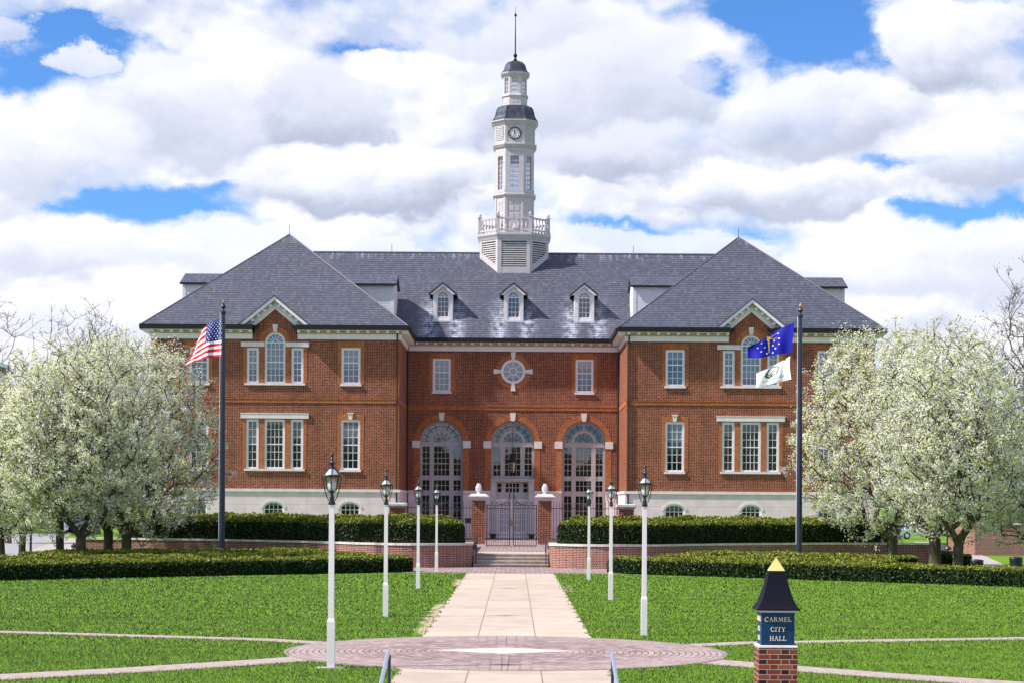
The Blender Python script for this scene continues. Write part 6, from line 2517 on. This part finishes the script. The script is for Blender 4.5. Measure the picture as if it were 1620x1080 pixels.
bare_tree(201, bx_(118, 175), 175, 21.4, 5.0, 0.40, 'tall bare tree with upright limbs behind the left blossom', 1, 420)
bare_tree(202, bx_(152, 168), 168, 19.6, 3.4, 0.38, 'bare tree with brown green tufts behind the left blossom', 5, 520)
bare_tree(203, bx_(38, 170), 170, 17.0, 4.2, 0.36, 'shorter pale bare tree left of the tall ones', 1, 420)
bare_tree(204, bx_(-25, 160), 160, 20.5, 5.0, 0.4, 'bare tree at the left edge of the photo', 1, 420)
bare_tree(205, bx_(1660, 135), 135, 21.0, 6.2, 0.5, 'large bare tree with long limbs at the right edge', 2, 900)
bare_tree(206, bx_(1612, 150), 150, 14.0, 4.0, 0.3, 'lower budding tree behind the right blossom', 9, 500)
bare_tree(207, bx_(12, 130), 130, 10.5, 3.2, 0.25, 'yellow green leafing tree at the left edge', 12, 420)

# far wood and an unseen added wood: one mass nobody could count
rgw = np.random.default_rng(77)
cs = []
for (xa, xb, ya, yb, hh, n) in ((-120, -46, 215, 240, 6.0, 26000), (44, 130, 190, 220, 6.0, 26000), (-90, 90, -75, -60, 14.0, 60000)):  # last mass is unseen, added behind the camera to darken window reflections
    x = rgw.uniform(xa, xb, n)
    y = rgw.uniform(ya, yb, n)
    top = hh * ((0.55 + 0.25 * np.sin(x * 0.35) + 0.2 * np.sin(x * 0.9 + 1.3)) if ya > 0 else (0.82 + 0.10 * np.sin(x * 0.35) + 0.08 * np.sin(x * 0.9 + 1.3)))
    z = np.maximum(0, top) * rgw.random(n) ** 0.7
    cs.append(np.stack([x, y, z], 1))
cs = np.concatenate(cs)
v, f = leaf_quads(rgw, cs, rgw.uniform(0.3, 0.6, len(cs)) * np.where(cs[:, 1] < 0, 2.0, 1.0), 1.0)
me = np_mesh('far_and_added_woods', v, [(f, 0)], [M['far_leaf']])
tag(link_mesh('far_and_added_woods', me), 'low budding woods far behind the building, and unseen woods added behind the camera', 'woods', kind='stuff')

# ------------------------------------------------------------------ things at the sides


def car(name, label, x, y, rot, L, Wd, H, paint, tall=False):
    t_ = thing(name, label, 'car', (0, 0, 0), 'parked cars')
    hb_ = H * (0.58 if tall else 0.55)
    # side profile (x along the car, z up)
    low = [(-L / 2, 0.42), (-L / 2 + 0.05, 0.3), (L / 2 - 0.05, 0.3), (L / 2, 0.45), (L / 2 - 0.04, hb_ * 0.86), (L / 2 - 0.3, hb_ * 0.93), (L * 0.22, hb_), (-L / 2 + 0.25, hb_), (-L / 2 + 0.03, hb_ * 0.92)]
    if tall:
        top = [(L * 0.24, hb_ - 0.01), (L * 0.12, H * 0.97), (L * 0.02, H), (-L * 0.40, H * 0.98), (-L * 0.47, hb_ - 0.01)]
    else:
        top = [(L * 0.25, hb_ - 0.01), (L * 0.07, H * 0.96), (-L * 0.05, H), (-L * 0.22, H * 0.96), (-L * 0.40, hb_ - 0.01)]
    b = MB()
    n = len(low)
    hw_ = Wd / 2
    b.hexa([(px_, -hw_, z) for px_, z in low], [(px_, hw_, z) for px_, z in low])
    b.hexa([(px_, -hw_ * 0.84 if z > hb_ else -hw_ * 0.96, z) for px_, z in top], [(px_, hw_ * 0.84 if z > hb_ else hw_ * 0.96, z) for px_, z in top])
    body = b.build('body', paint, t_)
    bm_ = body.modifiers.new('soft_edges', 'BEVEL')
    bm_.width = 0.05
    bm_.segments = 2
    b = MB()
    for q in (-1, 1):
        ins = []
        cx_ = sum(p[0] for p in top) / len(top)
        cz_ = sum(p[1] for p in top) / len(top)
        for px_, z in top:
            ins.append((cx_ + (px_ - cx_) * 0.86, cz_ + (z - cz_) * 0.74))
        b.face(*[(px_, q * (hw_ * (0.84 if z > cz_ else 0.93) + 0.012), z) for px_, z in ins])
    # windscreens
    for (p, q_) in ((top[0], top[1]), (top[-1], top[-2])):
        sgn = 1 if p[0] > 0 else -1
        a, c_ = Vector(p), Vector(q_)
        m0, m1 = a + (c_ - a) * 0.15, a + (c_ - a) * 0.9
        b.face((m0.x + sgn * 0.02, -hw_ * 0.82, m0.y), (m0.x + sgn * 0.02, hw_ * 0.82, m0.y), (m1.x + sgn * 0.02, hw_ * 0.74, m1.y), (m1.x + sgn * 0.02, -hw_ * 0.74, m1.y))
    b.build('window', M['glass_dark'], t_)
    rw = 0.36 if tall else 0.32
    for wx in (-L * 0.31, L * 0.31):
        for q in (-1, 1):
            b = MB()
            b.hexa([(wx + rw * math.cos(2 * PI * k / 20), q * (hw_ - 0.2), rw + rw * math.sin(2 * PI * k / 20)) for k in range(20)],
                   [(wx + rw * math.cos(2 * PI * k / 20), q * (hw_ + 0.02), rw + rw * math.sin(2 * PI * k / 20)) for k in range(20)])
            wh = b.build('wheel', M['rubber'], t_)
            b = MB()
            b.hexa([(wx + rw * 0.6 * math.cos(2 * PI * k / 14), q * (hw_ + 0.0), rw + rw * 0.6 * math.sin(2 * PI * k / 14)) for k in range(14)],
                   [(wx + rw * 0.6 * math.cos(2 * PI * k / 14), q * (hw_ + 0.035), rw + rw * 0.6 * math.sin(2 * PI * k / 14)) for k in range(14)])
            b.build('rim', M['steel'], wh)
    for q in (-1, 1):
        MB().box(L / 2 - 0.06, L / 2 + 0.012, q * hw_ * 0.72 - 0.18, q * hw_ * 0.72 + 0.18, hb_ * 0.66, hb_ * 0.82).build('headlight', M['bulb'], t_)
        MB().box(-L / 2 - 0.012, -L / 2 + 0.06, q * hw_ * 0.78 - 0.12, q * hw_ * 0.78 + 0.12, hb_ * 0.62, hb_ * 0.86).build('tail_light', M['lamp_red'], t_)
    t_.location = (x, y, 0.01)
    t_.rotation_euler = (0, 0, rot)
    return t_


car('parked_suv', 'dark blue sport utility vehicle parked at the far side of the road, left edge', bx_(12, 172), 172, R(5), 4.6, 1.9, 1.95, M['car_blue'], True)
car('parked_suv', 'black sport utility vehicle parked behind the slender blossoming trees', bx_(62, 178), 178, R(5), 4.5, 1.9, 1.85, M['car_black'], True)
car('parked_car', 'silver car parked behind the thick forked trunk', bx_(118, 170), 170, R(78), 4.8, 1.85, 1.75, M['car_silver'], True)
car('parked_car', 'white car parked beyond the right walk, behind the trees', bx_(1452, 172), 172, R(12), 4.6, 1.85, 1.55, M['car_white'])

# garden walls at the right
gw_ = thing('garden_wall', 'high dark brick garden wall at the right edge behind the trash bins', 'wall', (28, 114, 0), 'brick garden walls at the right')
x0 = bx_(1553, 114)
MB().box(x0, x0 + 22, 114, 114.4, 0, 1.85).build('brickwork', M['wall_brick'], gw_)
MB().box(x0 - 0.4, x0, 114.004, 121, 0, 1.85).build('return_wall', M['wall_brick'], gw_)
b = MB()
b.box(x0 - 0.45, x0 + 22.1, 113.94, 114.45, 1.85, 1.96)
b.box(x0 - 0.45, x0 + 0.06, 114.452, 121.1, 1.85, 1.957)
b.build('cap', M['cap_stone'], gw_)
gw2 = thing('garden_wall', 'shorter brick garden wall half hidden behind the trunks at right', 'wall', (bx_(1508, 128), 128, 0), 'brick garden walls at the right')
MB().box(bx_(1500, 128), bx_(1526, 128), 128, 128.4, 0, 2.0).build('brickwork', M['wall_brick'], gw2)
MB().box(bx_(1499, 128), bx_(1527, 128), 127.95, 128.45, 2.0, 2.1).build('cap', M['cap_stone'], gw2)
MB().box(bx_(1526.5, 128), bx_(1537, 128), 128.05, 128.35, 0, 1.8).build('panel_door', M['tower'], gw2)
# bins
for (px, Y, h_, lab) in ((1546, 72.5, 0.87, 'black litter bin left of the other, behind the right hedge by the trunk'), (1608, 72.5, 0.98, 'taller black litter bin near the right photo edge')):
    x = bx_(px, Y)
    t_ = thing('litter_bin', lab, 'bin', (x, Y, 0), 'black litter bins')
    MB().lathe([(0.20, 0.0), (0.225, 0.05), (0.24, h_ - 0.2), (0.25, h_ - 0.18)], 16, x, Y).build('body', M['black_metal'], t_)
    MB().lathe([(0.255, h_ - 0.18), (0.26, h_ - 0.13), (0.24, h_ - 0.12), (0.24, h_ - 0.06), (0.265, h_ - 0.05), (0.25, h_ - 0.01), (0.10, h_ + 0.02)], 16, x, Y).build('lid', M['black_metal'], t_)
x, y = gp(1500, 882)
t_ = thing('path_light', 'small black mushroom path light beside the right walk', 'light', (x, y, 0))
MB().lathe([(0.05, 0), (0.05, 0.45), (0.2, 0.46), (0.22, 0.52), (0.14, 0.64), (0.03, 0.68)], 14, x, y).build('lamp_head', M['black_metal'], t_)
# hydrant-like fixture and navy post at the left
x, y = gp(117, 880)
t_ = thing('fire_hydrant', 'short hydrant with dark bonnet and pale barrel beside the sidewalk', 'hydrant', (x, y, 0))
MB().lathe([(0.14, 0), (0.14, 0.06), (0.09, 0.08), (0.09, 0.42), (0.12, 0.44), (0.12, 0.48)], 12, x, y).build('barrel', M['stone'], t_)
b = MB()
b.lathe([(0.13, 0.48), (0.15, 0.50), (0.13, 0.60), (0.07, 0.67), (0.03, 0.69), (0.03, 0.73)], 12, x, y)
b.build('bonnet', M['black_metal'], t_)
b = MB()
for q in (-1, 1):
    b.tube([(x + q * 0.08, y, 0.32), (x + q * 0.17, y, 0.32)], 0.055, 10)
b.build('nozzle', M['black_metal'], t_)
x, y = gp(49, 889)
t_ = thing('street_sign_post', 'slim navy post standing on the mulch among the left trunks', 'post', (x, y, 0))
MB().lathe([(0.075, 0), (0.07, 0.1), (0.055, 0.14), (0.05, 3.2)], 12, x, y).build('shaft', M['navy_metal'], t_)
MB().lathe([(0.08, 3.2), (0.09, 3.24), (0.05, 3.32), (0.02, 3.38)], 12, x, y).build('cap', M['navy_metal'], t_)

# far office at the left edge
ob = thing('office_building', 'distant blue glass office block behind the left trees', 'building', (-66, 225, 0))
MB().box(-85, -65.6, 225, 245, 0, 20.0).build('wall', M['walk'], ob)
for k in range(5):
    MB().box(-84.5, -66.2, 224.9, 225.02, 2.0 + 3.6 * k, 4.6 + 3.6 * k).build('window', M['glass_upper'], ob)
    MB().box(-65.62, -65.5, 225.6, 244.4, 2.0 + 3.6 * k, 4.6 + 3.6 * k).build('window', M['glass_upper'], ob)
MB().box(-85.4, -65.2, 224.6, 245.4, 20.0, 20.5).build('roof', M['steel'], ob)
